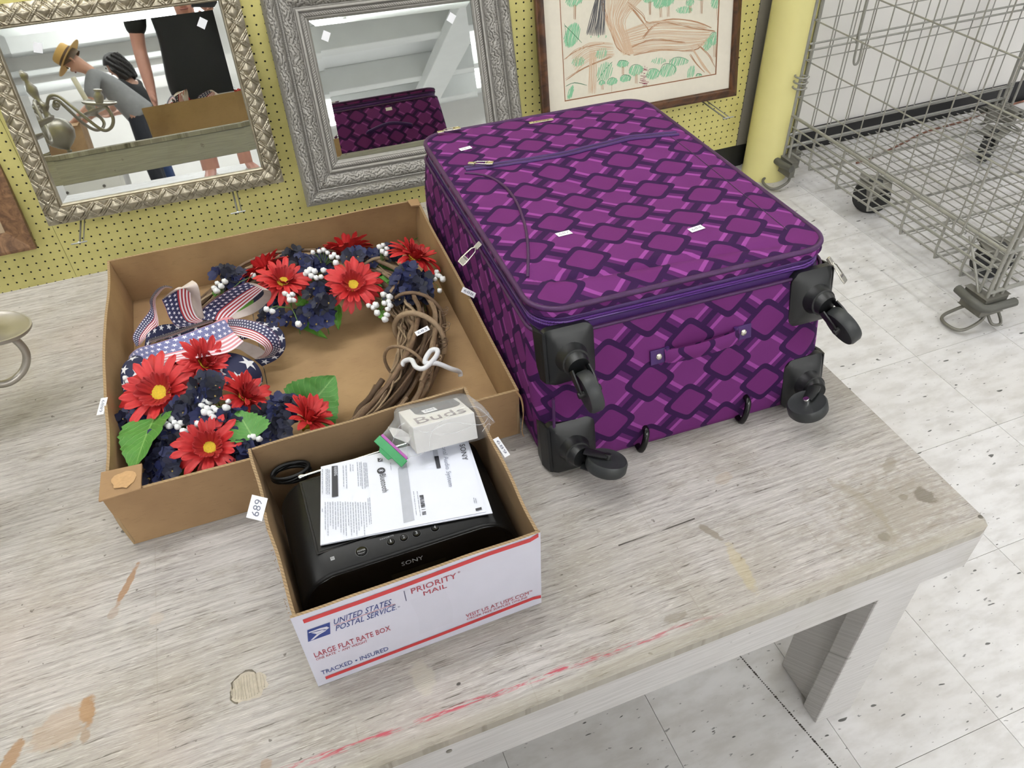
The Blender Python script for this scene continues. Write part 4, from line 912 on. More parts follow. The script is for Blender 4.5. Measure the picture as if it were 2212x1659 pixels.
# ---- radio
M_BLK = plain('black_plastic', '#0a0b0c', 0.38, 0, 0.3, var=0.1, sc=300); M_GLB = plain('gloss_black', '#030304', 0.14, 0, 0.35, var=0.05); M_GREYP = plain('silver_print', '#9b9da0', 0.4)
ra = thing('radio', 'black rounded portable radio with a disc lid standing inside the white shipping carton', 'radio', (0.843, -1.76, T+0.005))
rx0, rx1, rz0, rz1 = 0.696, 0.987, T+0.0046, T+0.131; rr = 0.052
def capsule(inset, n=12):
    pts = []; r = rr - inset
    for cx, cz, a0 in ((rx1-rr, rz1-rr, 0), (rx0+rr, rz1-rr, PI/2), (rx0+rr, rz0+rr, PI), (rx1-rr, rz0+rr, 1.5*PI)):
        for k in range(n+1): a = a0 + PI/2*k/n; pts.append((cx + r*math.cos(a), cz + r*math.sin(a)))
    return pts
def yf(z): return -1.838 - (rz1 - z)*0.22
def loft(rings, mat, nm, par, cap=True):
    mb = MB(); n = len(rings[0]); vs = [p for r in rings for p in r]; fs = []
    for i in range(len(rings)-1):
        for j in range(n): j2 = (j+1) % n; fs.append((i*n+j, (i+1)*n+j, (i+1)*n+j2, i*n+j2))
    if cap: fs += [tuple(range(n)), tuple((len(rings)-1)*n + j for j in range(n-1, -1, -1))]
    return mb.add(vs, fs).build(nm, mat, par, smooth=50)
loft([[V((x, -1.666 - 0.0, z)) for x, z in capsule(0.010)], [V((x, -1.670, z)) for x, z in capsule(0.003)], [V((x, -1.676, z)) for x, z in capsule(0)], [V((x, yf(z)+0.003, z)) for x, z in capsule(0)], [V((x, yf(z)+0.0, z)) for x, z in capsule(0.003)]], M_BLK, 'body', ra)
loft([[V((x, yf(z)+0.0005, z)) for x, z in capsule(0.004)], [V((x, yf(z)-0.0015, z)) for x, z in capsule(0.006)], [V((x, yf(z)-0.0022, z)) for x, z in capsule(0.012)]], M_GLB, 'front_panel', ra)
MB().box((0.733, -1.800, rz1-0.001), (0.955, -1.676, rz1+0.0012)).build('disc_lid', M_BLK, ra, bevel=0.004, seg=3)
MB().box((0.7302, -1.8030, rz1-0.001), (0.9578, -1.673, rz1+0.0003)).build('lid_gap', M_GLB, ra, bevel=0.004, seg=3)
def button(x, y, r, s):
    o = MB().lathe([(r, 0), (r, 0.0014), (r*0.86, 0.0024), (r*0.3, 0.0021)], TM((x, y, rz1-0.0002)), 24).build('button', M_GLB, ra, smooth=50)
    MB().lathe([(r*1.13, 0), (r*1.13, 0.0006), (r*1.02, 0.0006)], TM((x, y, rz1-0.0002)), 24).build('button_ring', plain('button_ring', '#3a3c3e', 0.4), o)
    w = r*1.4 if len(s) > 1 else (r*0.24 if s == '1' else r*0.52); h = r*0.36 if len(s) > 1 else r*0.95
    text('lettering', s, (x-w/2, y-h/2, rz1+0.0022), (1, 0, 0), (0, 1, 0), w, h, M_GREYP, o, 0.0003)
button(0.7845, -1.8195, 0.0072, 'POWER'); button(0.8225, -1.8195, 0.0052, '1'); button(0.8395, -1.8195, 0.0052, '2'); button(0.8565, -1.8195, 0.0052, '3'); button(0.881, -1.820, 0.0052, '4')
text('lettering', 'FAVORITE', (0.8105, -1.8118, rz1), (1, 0, 0), (0, 1, 0), 0.018, 0.0022, M_GREYP, ra)
fcn = V((0, -1, -0.22)).normalized(); fup = V((0, -0.22*-1, 1)).normalized()
fup = V((1, 0, 0)).cross(fcn) * -1
def rf(x, dz): z = rz1 - dz; return V((x, yf(z) - 0.0023, z))
text('lettering', 'SONY', rf(0.8275, 0.021), (1, 0, 0), rf(0.83, 0.0) - rf(0.83, 0.02), 0.0285, 0.0062, M_GREYP, ra, 0.0003)
MB().add([rf(0.812, 0.042), rf(0.884, 0.042), rf(0.884, 0.029), rf(0.812, 0.029)], [(0,1,2,3)]).build('display', plain('lcd', '#16170f', 0.1), ra).location = V((0, -0.0004, 0))
nf = MB().box((0.7455, -1.8185, rz1-0.0002), (0.7505, -1.8135, rz1+0.0004)).build('contact_mark', M_GREYP, ra)
text('lettering', 'N', (0.7467, -1.8173, rz1+0.0004), (1, 0, 0), (0, 1, 0), 0.0026, 0.0028, M_BLK, nf)
M_CHR = plain('chrome', '#d8d9da', 0.12, 1.0)
ant = [V((0.735, -1.6555, rz1-0.010)), V((0.850, -1.6555, rz1-0.006)), V((0.95, -1.6555, rz1-0.004))]
MB().tube(ant, [0.0026, 0.0022, 0.0016], 10).build('antenna', M_CHR, ra, smooth=60)
MB().lathe([(0.0034, 0), (0.0044, 0.003), (0.0034, 0.007)], TM((0.731, -1.6555, rz1-0.0105), frame_from((1, 0, 0.05))), 14).build('antenna_joint', M_CHR, ra, smooth=50)
cd = []
for k in range(44):
    a = k*0.42; cd.append(V((0.722 + 0.026*math.cos(a), -1.634 + 0.016*math.sin(a), rz1-0.022 + 0.006*math.sin(a*0.7) + k*0.0002)))
MB().tube(catmull(cd, 3), 0.0030, 8).build('power_cord', M_BLK, ra, smooth=60)
# ---- manual lying on the radio
zm = T + 0.1335
mn_ = thing('instruction_booklet', 'open white printed booklet lying on top of the black radio', 'booklet', (0.855, -1.74, zm))
cFL, cFR, cBR, cBL = (on_z(*q, zm+0.003) for q in ((692, 1177), (1050, 1105), (1003, 935), (693, 1008)))
M_PAGE = plain('white_page', '#d9dde9', 0.6, var=0.02, sc=30); M_PGINK = plain('page_ink', '#8d93a3', 0.6); M_PGBLK = plain('page_black', '#33343b', 0.6); M_PGGREY = plain('page_grey', '#a9adb8', 0.6)
def sheet_(c, z0, th_, nm, sag=0.0, par=None):
    a, b, d, e = c
    mb = MB()
    def fn(top):
        def f(u, v):
            p = a.lerp(b, u).lerp(e.lerp(d, u), v); p.z = z0 + (th_ if top else 0) - sag*max(0, u-0.75)*max(0, 0.5-v) + 0.0012*math.sin(u*PI)*(1-v)
            return p
        return f
    mb.grid(fn(True), 20, 8); mb.grid(lambda u, v: fn(False)(1-u, v), 20, 8)
    mb.grid(lambda u, v: fn(v > 0.5)(u, 0), 20, 1); mb.grid(lambda u, v: fn(v < 0.5)(u, 1), 20, 1); mb.grid(lambda u, v: fn(v < 0.5)(0, u), 8, 1); mb.grid(lambda u, v: fn(v > 0.5)(1, u), 8, 1)
    return mb.build(nm, M_PAGE, par, smooth=60)
off = V((0.006, -0.006, 0))
sheet_([cFL+V((.001,.001,0)), cFR+off*0.6+V((.004,0,0)), cBR+V((.002,0,0)), cBL], zm-0.0006, 0.0012, 'page', 0.0, mn_)
sheet_([cFL, cFR+V((.001,-.003,0)), cBR, cBL], zm+0.0009, 0.0008, 'page', 0.0, mn_)
pg = sheet_([cFL, cFR, cBR, cBL], zm+0.0020, 0.0009, 'page', 0.0, mn_)
def mp(x, y): # crop pixels of the booklet -> page point
    q = on_z(620 + x/4.424, 880 + y/4.424, zm+0.0035); return q
def mpoly(pts, mat, nm, lift=0.0007):
    P = [mp(*q) for q in pts]; P.reverse()
    return MB().add([p + V((0, 0, lift)) for p in P], [tuple(range(len(P)))]).build(nm, mat, pg)
def mtext(s, a, b, h, mat, nm='lettering', lift=0.0009):
    A, B_ = mp(*a), mp(*b); xd = B_ - A; w = xd.length; xd.normalize(); yd = V((0, 0, 1)).cross(xd)
    text(nm, s, A, xd, yd, w, h, mat, pg, lift)
mpoly([(1060, 590), (1140, 512), (1220, 1082), (1115, 1110)], M_PGGREY, 'grey_band')
mpoly([(1397, 415), (1437, 408), (1448, 470), (1410, 480)], M_PGGREY, 'grey_band')
mpoly([(428, 565), (483, 560), (490, 850), (430, 862)], M_PGBLK, 'black_bar'); mtext('WARNING', (447, 572), (452, 660), 0.0045, M_PAGE, lift=0.0011)
mpoly([(1407, 472), (1448, 465), (1470, 578), (1432, 588)], M_PGBLK, 'black_bar')
mtext('Bluetooth', (884, 648), (912, 818), 0.0085, M_PGBLK)
bc = mp(900, 608); MB().lathe([(0.0056, 0), (0.0056, 0.0003), (0.001, 0.0003)], TM(bc + V((0, 0, 0.0007)), None), 24).build('round_mark', M_PGBLK, pg)
bx_ = (mp(900, 640) - mp(900, 580)).normalized(); by_ = V((0, 0, 1)).cross(bx_)
MB().tube([bc + bx_*(a*0.0036) + by_*(b*0.0036) + V((0, 0, 0.0011)) for a, b in ((-.55, -.5), (.55, .5), (0, 1.05), (0, -1.05), (.55, -.5), (-.55, .5))], 0.00042, 5).build('rune', M_PAGE, pg)
mpoly([(865, 488), (915, 484), (915, 518), (868, 522)], M_PGBLK, 'n_mark'); mtext('N', (878, 493), (880, 515), 0.006, M_PAGE, lift=0.0011)
mtext('SONY', (1648, 360), (1678, 512), 0.0078, M_PGBLK); mtext('Personal Audio System', (1452, 300), (1532, 765), 0.0085, M_PGINK)
for k in range(17):
    t = k/17; x0, y0 = 1265 + 30*t, 845 + 190*t
    if random.random() < 0.9: mpoly([(x0, y0), (x0+38, y0-6), (x0+39, y0-6+random.choice((4, 6, 9))), (x0+1, y0+random.choice((4, 6, 9)))], M_PGBLK, 'barcode_bar')
mpoly([(1800, 970), (1858, 955), (1862, 978), (1806, 992)], M_PGBLK, 'black_mark')
tl = MB()
def lines(xs, y0, y1, jag=40, h=3.0):
    for x in xs:
        yy = y0 + random.uniform(0, 12); ye = y1 - random.uniform(0, jag)
        while yy < ye:
            le = min(random.uniform(14, 46), ye-yy); sl = 0.03*(x-330)/400
            q = [mp(x + sl*(yy-y0)*2, yy), mp(x + sl*(yy-y0)*2 + h*2, yy), mp(x + sl*(yy+le-y0)*2 + h*2, yy+le), mp(x + sl*(yy+le-y0)*2, yy+le)]; q.reverse(); tl.add([p + V((0, 0, 0.0006)) for p in q], [(0,1,2,3)]); yy += le + 5
lines((335, 370, 385, 400), 590, 870); lines((533, 560), 550, 800); lines((600, 625), 540, 640, 30); lines((668, 690, 705, 728, 742, 756), 520, 790)
lines((335,), 960, 1040); lines(range(362, 760, 24), 900, 1250, 120); lines((770, 786), 860, 1150, 60); lines((1205, 1240), 800, 1060, 30); lines((985,), 520, 630); lines((1780, 1797), 865, 940)
tag(tl.build('small_print', M_PGINK, pg), kind='stuff')
# ---- earbud box in a zip bag
eb = thing('earbud_box', 'small white carton marked Buds leaning inside the clear zip bag on the booklet', 'box', (0.94, -1.69, T+0.14))
ex = V((0.997, 0.025, -0.076)).normalized(); ez = V((0.058, 0.426, 0.903)); ez = (ez - ex*ez.dot(ex)).normalized(); ey = ez.cross(ex)
MBX = Matrix((ex, ey, ez)).transposed().to_4x4(); MBX.translation = V((0.8912, -1.7098, 0.742))
M_CARTON = plain('white_carton', '#dcdbd9', 0.5, var=0.02); M_BUDG = plain('bud_grey', '#8f878c', 0.5); M_BUDD = plain('bud_dark', '#43434a', 0.45)
bw, bd, bh = 0.0896, 0.081, 0.0394
MB().box((0, 0, 0), (bw, bd, bh), MBX).build('carton', M_CARTON, eb, bevel=0.0012)
text('lettering', 'Buds', MBX @ V((0.010, 0.008, bh)), ex, ey, 0.072, 0.026, M_BUDG, eb, 0.0004)
def mound(cx, cy, rx, ry, k0, k1, nm):
    pts = [MBX @ V((cx + rx*math.copysign(abs(math.cos(a))**0.6, math.cos(a)), cy + ry*math.copysign(abs(math.sin(a))**0.6, math.sin(a)), bh+0.0003)) for a in [2*PI*i/36 for i in range(36)]]
    return MB().add(pts, [tuple(range(36))]).build(nm, M_BUDD, eb)
mp_ = [(0.017, bd-.001), (0.0175, 0.058)] + [(0.030 + 0.0125*math.cos(a), 0.0545 + 0.0125*math.sin(a)) for a in [PI + k*PI/12 for k in range(7)]] + [(0.073 + 0.0125*math.cos(a), 0.0545 + 0.0125*math.sin(a)) for a in [1.5*PI + k*PI/12 for k in range(7)]] + [(0.0850, 0.060), (0.083, bd-.001)]
MB().add([MBX @ V((x, y, bh+0.0003)) for x, y in mp_], [tuple(range(len(mp_)))]).build('printed_case', M_BUDD, eb)
sticker(eb, MBX @ V((0.0385, 0.050, bh+0.0012)), ez, ex + ey*0.12, 0.020, 0.014, '684', 'white price sticker on the carton', M_INKB)
tabm = MBX.copy()
fl_ = MB(); P = [on_z(x, y, T+z) for x, y, z in ((838, 923, .158), (850, 945, .153), (880, 957, .150), (891, 944, .158), (866, 928, .166))]; P.reverse(); fl_.add(P + [p + ez*0.0008 for p in P], [(4,3,2,1,0), (5,6,7,8,9)] + [(i, (i+1) % 5, 5+(i+1) % 5, 5+i) for i in range(5)]); fl_.build('hang_tab', M_CARTON, eb)
zb = thing('zip_bag', 'clear plastic zip bag with a green and purple seal holding the white Buds carton', 'bag', (0.94, -1.70, T+0.14))
g = G('clear_film', '#e9ecf2', 0.10, 0, 0.9); n = g.noise(g.coord('Object'), 22, 2, 0.5, 1.5); lw = g.node('ShaderNodeLayerWeight'); lw.inputs[0].default_value = 0.35
g.set('Alpha', S(g, lw.outputs[1]) * 0.45 + 0.055); g.bump(n, 0.3, 0.004); M_FILM = g.mat
zA, zB = on_z(820, 948, T+0.150), on_z(880, 1000, T+0.1455)   # the sealed mouth
bag = MB()
e_ = 0.0042
def q_(x, y, z): return MBX @ V((x, y, z))
mouthA, mouthB = on_z(826, 940, T+0.160), on_z(881, 991, T+0.146)
top = [[mouthA, mouthA.lerp(mouthB, .5) + V((0,0,.002)), mouthB], [q_(-.012, .066, .034), q_(-.016, .030, .036), q_(-.014, -.006, .030)], [q_(0, bd+e_, bh+e_), q_(0, bd*.45, bh+e_+.001), q_(0, -e_, bh+e_)], [q_(bw*.5, bd+e_, bh+e_), q_(bw*.5, bd*.5, bh+e_+.002), q_(bw*.5, -e_, bh+e_+.001)],
       [q_(bw+e_, bd+e_, bh+e_), q_(bw+e_, bd*.5, bh+e_), q_(bw+e_, -e_, bh+e_)], [q_(bw+.018, bd*.7, .040), q_(bw+.022, bd*.4, .036), q_(bw+.018, -e_, .030)], [on_z(1062, 905, T+.170), on_z(1070, 912, T+.168), on_z(1058, 922, T+.160)]]
bot = [[mouthA - V((0,0,.002)), mouthB - V((0,0,.002))], [q_(-.012, .06, .004), q_(-.010, -.008, .002)], [q_(0, bd+e_, 0.004), q_(0, -e_-.001, .0005)], [q_(bw*.5, bd+e_, .004), q_(bw*.5, -e_-.002, .0005)], [q_(bw+e_, bd+e_, .004), q_(bw+e_, -e_-.002, .0005)], [q_(bw+.016, bd*.7, .012), q_(bw+.016, -e_, .008)], [on_z(1062, 905, T+.168), on_z(1058, 924, T+.158)]]
rowsb = []
for t_, b_ in zip(top, bot):
    ring_ = [b_[0].lerp(t_[0], .5), t_[0], t_[0].lerp(t_[1], .5), t_[1], t_[1].lerp(t_[2], .5), t_[2], t_[2].lerp(b_[1], .5), b_[1]]
    rowsb.append(ring_)
nr = len(rowsb[0]); dense = []
cols = [catmull([r[j] for r in rowsb], 5) for j in range(nr)]
for i in range(len(cols[0])): dense.append([cols[j][i] for j in range(nr)])
vs = []
for i, r in enumerate(dense):
    for j, p in enumerate(r):
        w_ = 0.0016*noise.noise(V((i*0.45, j*0.9, 4.0))); vs.append(p + V((0, 0, abs(w_))))
fs = [(i*nr+j, i*nr+j+1, (i+1)*nr+j+1, (i+1)*nr+j) for i in range(len(dense)-1) for j in range(nr-1)]
bag.add(vs, fs).build('film', M_FILM, zb, smooth=180)
M_CREASE_GLARE = G('crease_glare', '#f2f4f8', 0.15); M_CREASE_GLARE.set('Alpha', 0.42); M_CREASE_GLARE = M_CREASE_GLARE.mat  # pale strands put in for the glare along the creased film
A_ = [q_(-.002, -.006, bh+.004), q_(.018, -.007, .030), q_(.05, -.0075, .036), q_(bw+.004, -.006, bh*.55), q_(bw+.018, .0, .026)]
creases = [A_, [q_(.016, -.0078, .002), q_(.020, -.0078, .020), q_(.030, -.007, .034), q_(.060, .002, bh+.0062), q_(.082, .020, bh+.006)], [q_(.040, -.0078, .022), q_(.060, -.0078, .020), q_(.085, -.0076, .024)],
           [q_(bw+.004, .01, .030), q_(bw+.014, .012, .026), q_(bw+.022, .006, .030)], [q_(bw+.004, .03, .038), q_(bw+.016, .028, .034), on_z(1066, 910, T+.170)], [q_(bw+.006, -.004, .010), q_(bw+.016, -.002, .018), on_z(1060, 918, T+.163)],
           [q_(-.004, -.004, .030), q_(-.012, -.006, .018), mouthB + V((0, 0, .001))], [q_(-.004, .03, .038), q_(-.014, .028, .034), mouthA.lerp(mouthB, .4) + V((0, 0, .003))], [q_(.010, -.008, .004), q_(.002, -.009, .002), mouthB + V((.004, .002, .001))]]
for cr2 in creases: MB().tube(catmull(cr2, 6), 0.00032, 5).build('crease_glare', M_CREASE_GLARE, zb, smooth=60)
M_GREEN = plain('green_zip', '#1e8a4c', 0.35, var=0.1, sc=90); M_PURP = plain('purple_zip', '#a0479c', 0.4)
nA = (mouthB - mouthA).normalized(); out_ = V((0, 0, 1)).cross(nA); out_ = -out_ if out_.x > 0 else out_
def band_(d0, d1, mat, nm, th_=0.0014, ext=0.0):
    a0, b0 = mouthA - nA*ext, mouthB + nA*ext; dz0, dz1 = -d0*0.25, -d1*0.25
    q = [a0 + out_*d0 + V((0,0,dz0)), b0 + out_*d0 + V((0,0,dz0)), b0 + out_*d1 + V((0,0,dz1)), a0 + out_*d1 + V((0,0,dz1))]
    MB().add([p for p in q] + [p + V((0,0,th_)) for p in q], [(0,1,2,3), (7,6,5,4), (0,4,5,1), (1,5,6,2), (2,6,7,3), (3,7,4,0)]).build(nm, mat, zb, bevel=0.0003)
band_(-0.001, 0.0030, M_PURP, 'purple_seal', 0.0022); band_(0.0030, 0.0150, M_GREEN, 'green_seal', 0.0014, 0.002)
tabq = mouthA.lerp(mouthB, 0.42) + out_*0.0150
MB().add([tabq - nA*.012 + V((0,0,-.004)), tabq + nA*.012 + V((0,0,-.004)), tabq + nA*.010 + out_*.005 + V((0,0,-.0055)), tabq - nA*.008 + out_*.005 + V((0,0,-.0055))] + [tabq - nA*.012 + V((0,0,-.003)), tabq + nA*.012 + V((0,0,-.003)), tabq + nA*.010 + out_*.005 + V((0,0,-.0045)), tabq - nA*.008 + out_*.005 + V((0,0,-.0045))], [(0,1,2,3), (7,6,5,4), (0,4,5,1), (1,5,6,2), (2,6,7,3), (3,7,4,0)]).build('pull_tab', M_GREEN, zb)
# ================================================================== the suitcase
su = thing('suitcase', 'large purple fabric suitcase with linked diamond pattern lying flat, wheels towards the table front', 'suitcase', (1.345, -1.33, T))
SO = V((1.094, -1.692, T+0.001)); ang = math.radians(-2.06); SU = V((math.cos(ang), math.sin(ang), 0)); SV = V((-math.sin(ang), math.cos(ang), 0)); UZ = V((0, 0, 1))
def SP(u, v, h): return SO + SU*u + SV*v + UZ*h
SW, NSEG = 0.500, 9
def htop(v): return 0.275 - 0.030*(v-0.05)/0.70
def v0_(f): return 0.0 + 0.060*f
def v1_(f): return 0.775 - 0.032*f
def pat_mat(name):
    g = G(name, '#70306f', 0.8, 0, 0.12); x, y, z = g.sep(g.coord('UV'))
    s = (x + y) * 0.5; t = (x - y) * 0.5
    fa = g.m('FRACT', s + 0.5) - 0.5; fb_ = g.m('FRACT', t + 0.5) - 0.5; a = g.abs(fa); b = g.abs(fb_)
    a2 = a*a; b2 = b*b; a6 = a2*a2*a2; b6 = b2*b2*b2
    d = g.m('POWER', a6 + b6, 1/6)
    mnn = g.mn(a, b)
    c = g.mix(0.0, '#662b67', '#662b67')
    pink = g.m('MULTIPLY', mnn > 0.155, mnn < 0.228); mid = mnn < 0.155
    c = g.mix(pink, c, '#8a428a'); c = g.mix(mid, c, '#54215a')
    c = g.mix(mnn < 0.066, c, '#2e173f'); c = g.mix(d < 0.352, c, '#2e173f'); c = g.mix(d < 0.25, c, '#632762')
    tw = g.noise(g.scale(g.coord('Object'), 1500, 1500, 1500), 1.0, 1, 0.5); c = g.mix(tw * 0.05, c, '#8a4a8c')
    g.set('Base Color', c); g.bump(tw, 0.12, 0.0004); return g.mat
M_PAT = pat_mat('diamond_fabric'); M_PPIP = plain('purple_piping', '#42184e', 0.5, var=0.25, sc=45); M_ZIPT = plain('zip_tape', '#3f1b5e', 0.55, var=0.1, sc=300)
g = G('zip_teeth', '#5a2b86', 0.35); x, y, z = g.sep(g.geo()); sw_ = g.m('SINE', (x*SU.x + y*SU.y)*2600.0); sw2 = g.m('SINE', (x*SV.x + y*SV.y)*2600.0); g.set('Base Color', g.mix(g.smooth(g.mx(sw_, sw2), 0.5, 0.95), '#6d3c96', '#2f1552')); M_TEETH = g.mat
M_DKPIP = plain('dark_seam', '#33183f', 0.6)
def rrect(u0, u1, v0, v1, r, n=NSEG, m=14):
    pts = []; cs = ((u0+r, v0+r, PI), (u1-r, v0+r, 1.5*PI), (u1-r, v1-r, 0), (u0+r, v1-r, PI/2))
    for k, (cu, cv, a0) in enumerate(cs):
        for j in range(n+1): a = a0 + PI/2*j/n; pts.append((cu + r*math.cos(a), cv + r*math.sin(a)))
        nx = cs[(k+1) % 4]; a = a0 + PI/2; p = (cu + r*math.cos(a), cv + r*math.sin(a)); q = (nx[0] + r*math.cos(nx[2]), nx[1] + r*math.sin(nx[2]))
        for j in range(1, m): pts.append((p[0] + (q[0]-p[0])*j/m, p[1] + (q[1]-p[1])*j/m))
    return pts
def sring(f, ins, r, bul=0.0):
    out = []
    for (u, v) in rrect(0 + ins, SW - ins, v0_(f) + ins, v1_(f) - ins, r):
        k = 0.0
        if bul:
            k = bul*noise.noise(V((u*7, v*7, f*3)))
        out.append(SP(u + k, v + k, f*htop(v)))
    return out
def ring_loft(specs, mat, nm, cap0=False):
    rings = [sring(*s) for s in specs]; n = len(rings[0]); vs = []; uvs = []
    base = rrect(0, SW, 0, 0.775, 0.05); acc = [0]
    for i in range(n): a, b = base[i], base[(i+1) % n]; acc.append(acc[-1] + math.hypot(b[0]-a[0], b[1]-a[1]))
    shift = acc[NSEG] - 0.05   # arc position where u = 0 would be on the near face
    for r, s in zip(rings, specs):
        for j in range(n+1):
            p = r[j % n]; vs.append(p); uvs.append(((acc[j] - shift - 0.245)/0.0675, (p.z - SO.z - 0.068)/0.055))
    w = n+1; fs = [(i*w+j, i*w+j+1, (i+1)*w+j+1, (i+1)*w+j) for i in range(len(rings)-1) for j in range(n)]
    mb = MB().add(vs, fs, 0, uvs)
    if cap0: mb.add([p for p in rings[0]], [tuple(range(n-1, -1, -1))], 0, [(0, 0)]*n)
    return mb.build(nm, mat, su, smooth=55)
ring_loft([(0.0, 0.016, 0.05), (0.02, 0.006, 0.05), (0.06, 0.001, 0.05), (0.2, -0.001, 0.05, 0.004), (0.4, -0.002, 0.05, 0.005), (0.6, -0.002, 0.05, 0.005), (0.78, 0.0, 0.05, 0.002), (0.84, 0.001, 0.05), (0.855, 0.006, 0.05)], M_PAT, 'body_shell', True)
ring_loft([(0.850, 0.004, 0.05), (0.852, 0.009, 0.05), (0.900, 0.009, 0.05), (0.945, 0.009, 0.05), (0.95, 0.005, 0.05)], M_ZIPT, 'zip_band')
MB().tube(sring(0.852, 0.002, 0.05), 0.0030, 8, closed=True).build('piping', M_PPIP, su, smooth=60)
MB().tube(sring(0.936, 0.0075, 0.05), 0.0034, 6, closed=True).build('zip_lip', M_ZIPT, su, smooth=60)
MB().tube(sring(0.890, 0.0080, 0.05), 0.0020, 6, closed=True).build('zip_teeth', M_TEETH, su, smooth=60)
MB().tube(sring(0.907, 0.0080, 0.05), 0.0020, 6, closed=True).build('zip_teeth', M_TEETH, su, smooth=60)
ring_loft([(0.945, 0.004, 0.05), (0.955, 0.002, 0.05), (0.985, 0.003, 0.05), (1.0, 0.006, 0.05)], M_PAT, 'lid_rim')
MB().tube(sring(0.995, 0.004, 0.05), 0.0044, 8, closed=True).build('piping', M_PPIP, su, smooth=60)
# lid panel
P_TOP0 = SP(0.25, 0.05, htop(0.05)); N_TOP = V((0, 0.030/0.70, 1)).normalized()
def top_uv(px_, py_):
    p = on_plane(px_, py_, P_TOP0, N_TOP) - SO; return p.dot(SU), p.dot(SV)
seam = [top_uv(*q) for q in ((1130, 607), (1200, 612), (1300, 600), (1400, 582), (1500, 562), (1600, 545), (1720, 528))]
def seam_v(u):
    for (a, b), (c, d) in zip(seam, seam[1:]):
        if a <= u <= c: return b + (d-b)*(u-a)/(c-a)
    return seam[0][1] if u < seam[0][0] else seam[-1][1]
tu0, tu1, tv0, tv1 = 0.006, SW-0.006, v0_(1)+0.006, v1_(1)-0.006
def bump_top(u, v):
    x = (u-(tu0+tu1)/2)/((tu1-tu0)/2); y = (v-(tv0+tv1)/2)/((tv1-tv0)/2)
    e = (1-x**6)*(1-y**6); b = 0.007*e
    b -= 0.011*math.exp(-((u-0.29)/0.16)**2 - ((v-0.36)/0.13)**2)*e
    b += 0.004*math.exp(-((u-0.12)/0.09)**2 - ((v-0.30)/0.2)**2)*e
    sv = seam_v(u); w = math.exp(-max(0, abs(u-0.24)-0.16)**2/0.004)
    b -= 0.0130*math.exp(-((v-sv-0.004)/0.007)**2)*e*w; b += 0.0120*math.exp(-((v-sv+0.022)/0.02)**2)*e*w
    b += 0.0022*noise.noise(V((u*13, v*11, 1.7)))*e + 0.0012*noise.noise(V((u*34, v*26, 4.7)))*e
    return b
def lid_map(a, b):  # unit square -> rounded rectangle
    u = tu0 + (tu1-tu0)*a; v = tv0 + (tv1-tv0)*b; r = 0.05
    du = r-(u-tu0) if u < tu0+r else ((u-(tu1-r)) if u > tu1-r else 0); dv = r-(v-tv0) if v < tv0+r else ((v-(tv1-r)) if v > tv1-r else 0)
    if du > 0 and dv > 0:
        l = math.hypot(du, dv); k = max(du, dv)/l; su_ = -1 if u < tu0+r else 1; sv_ = -1 if v < tv0+r else 1
        u = (tu0+r if su_ < 0 else tu1-r) + su_*du*k; v = (tv0+r if sv_ < 0 else tv1-r) + sv_*dv*k
    return u, v
def TP(u, v, lift=0.0): return SP(u, v, htop(v) + bump_top(u, v) + lift)
mb = MB()
def _f(a, b): u, v = lid_map(a, b); return TP(u, v)
def _uv(a, b): u, v = lid_map(a, b); return ((u-0.258)/0.0685, (v-0.283)/0.061)
mb.grid(_f, 72, 110, 0, _uv); mb.build('lid_panel', M_PAT, su, smooth=180)
def top_path(pts, lift=0.001, n=6): return [TP(p.x, p.y, lift) for p in catmull([V((*top_uv(*q), 0)) for q in pts], n)]
zp = ((1005, 371), (1060, 366), (1120, 358), (1200, 344), (1290, 322), (1360, 305), (1440, 296), (1462, 292))
base_z = top_path(zp, 0.0012)
def shifted(path, d): return [p + SV*d for p in path]
MB().tube(shifted(base_z, 0.0055), 0.0034, 8, flat=0.8).build('pocket_zip_lip', M_ZIPT, su, smooth=60)
MB().tube(shifted(base_z, -0.0055), 0.0040, 8, flat=0.8).build('pocket_zip_lip', M_ZIPT, su, smooth=60)
MB().tube(base_z, 0.0018, 6).build('pocket_zip_teeth', M_DKPIP, su, smooth=60)
MB().tube(top_path(((1005, 380), (1050, 388), (1090, 413), (1118, 450), (1135, 500), (1141, 550), (1140, 602)), 0.0008), 0.0024, 8).build('pocket_piping', M_PPIP, su, smooth=60)
MB().tube(top_path(((1448, 300), (1520, 352), (1600, 420), (1700, 500)), 0.0002), 0.0008, 6).build('pocket_seam', M_DKPIP, su, smooth=60)
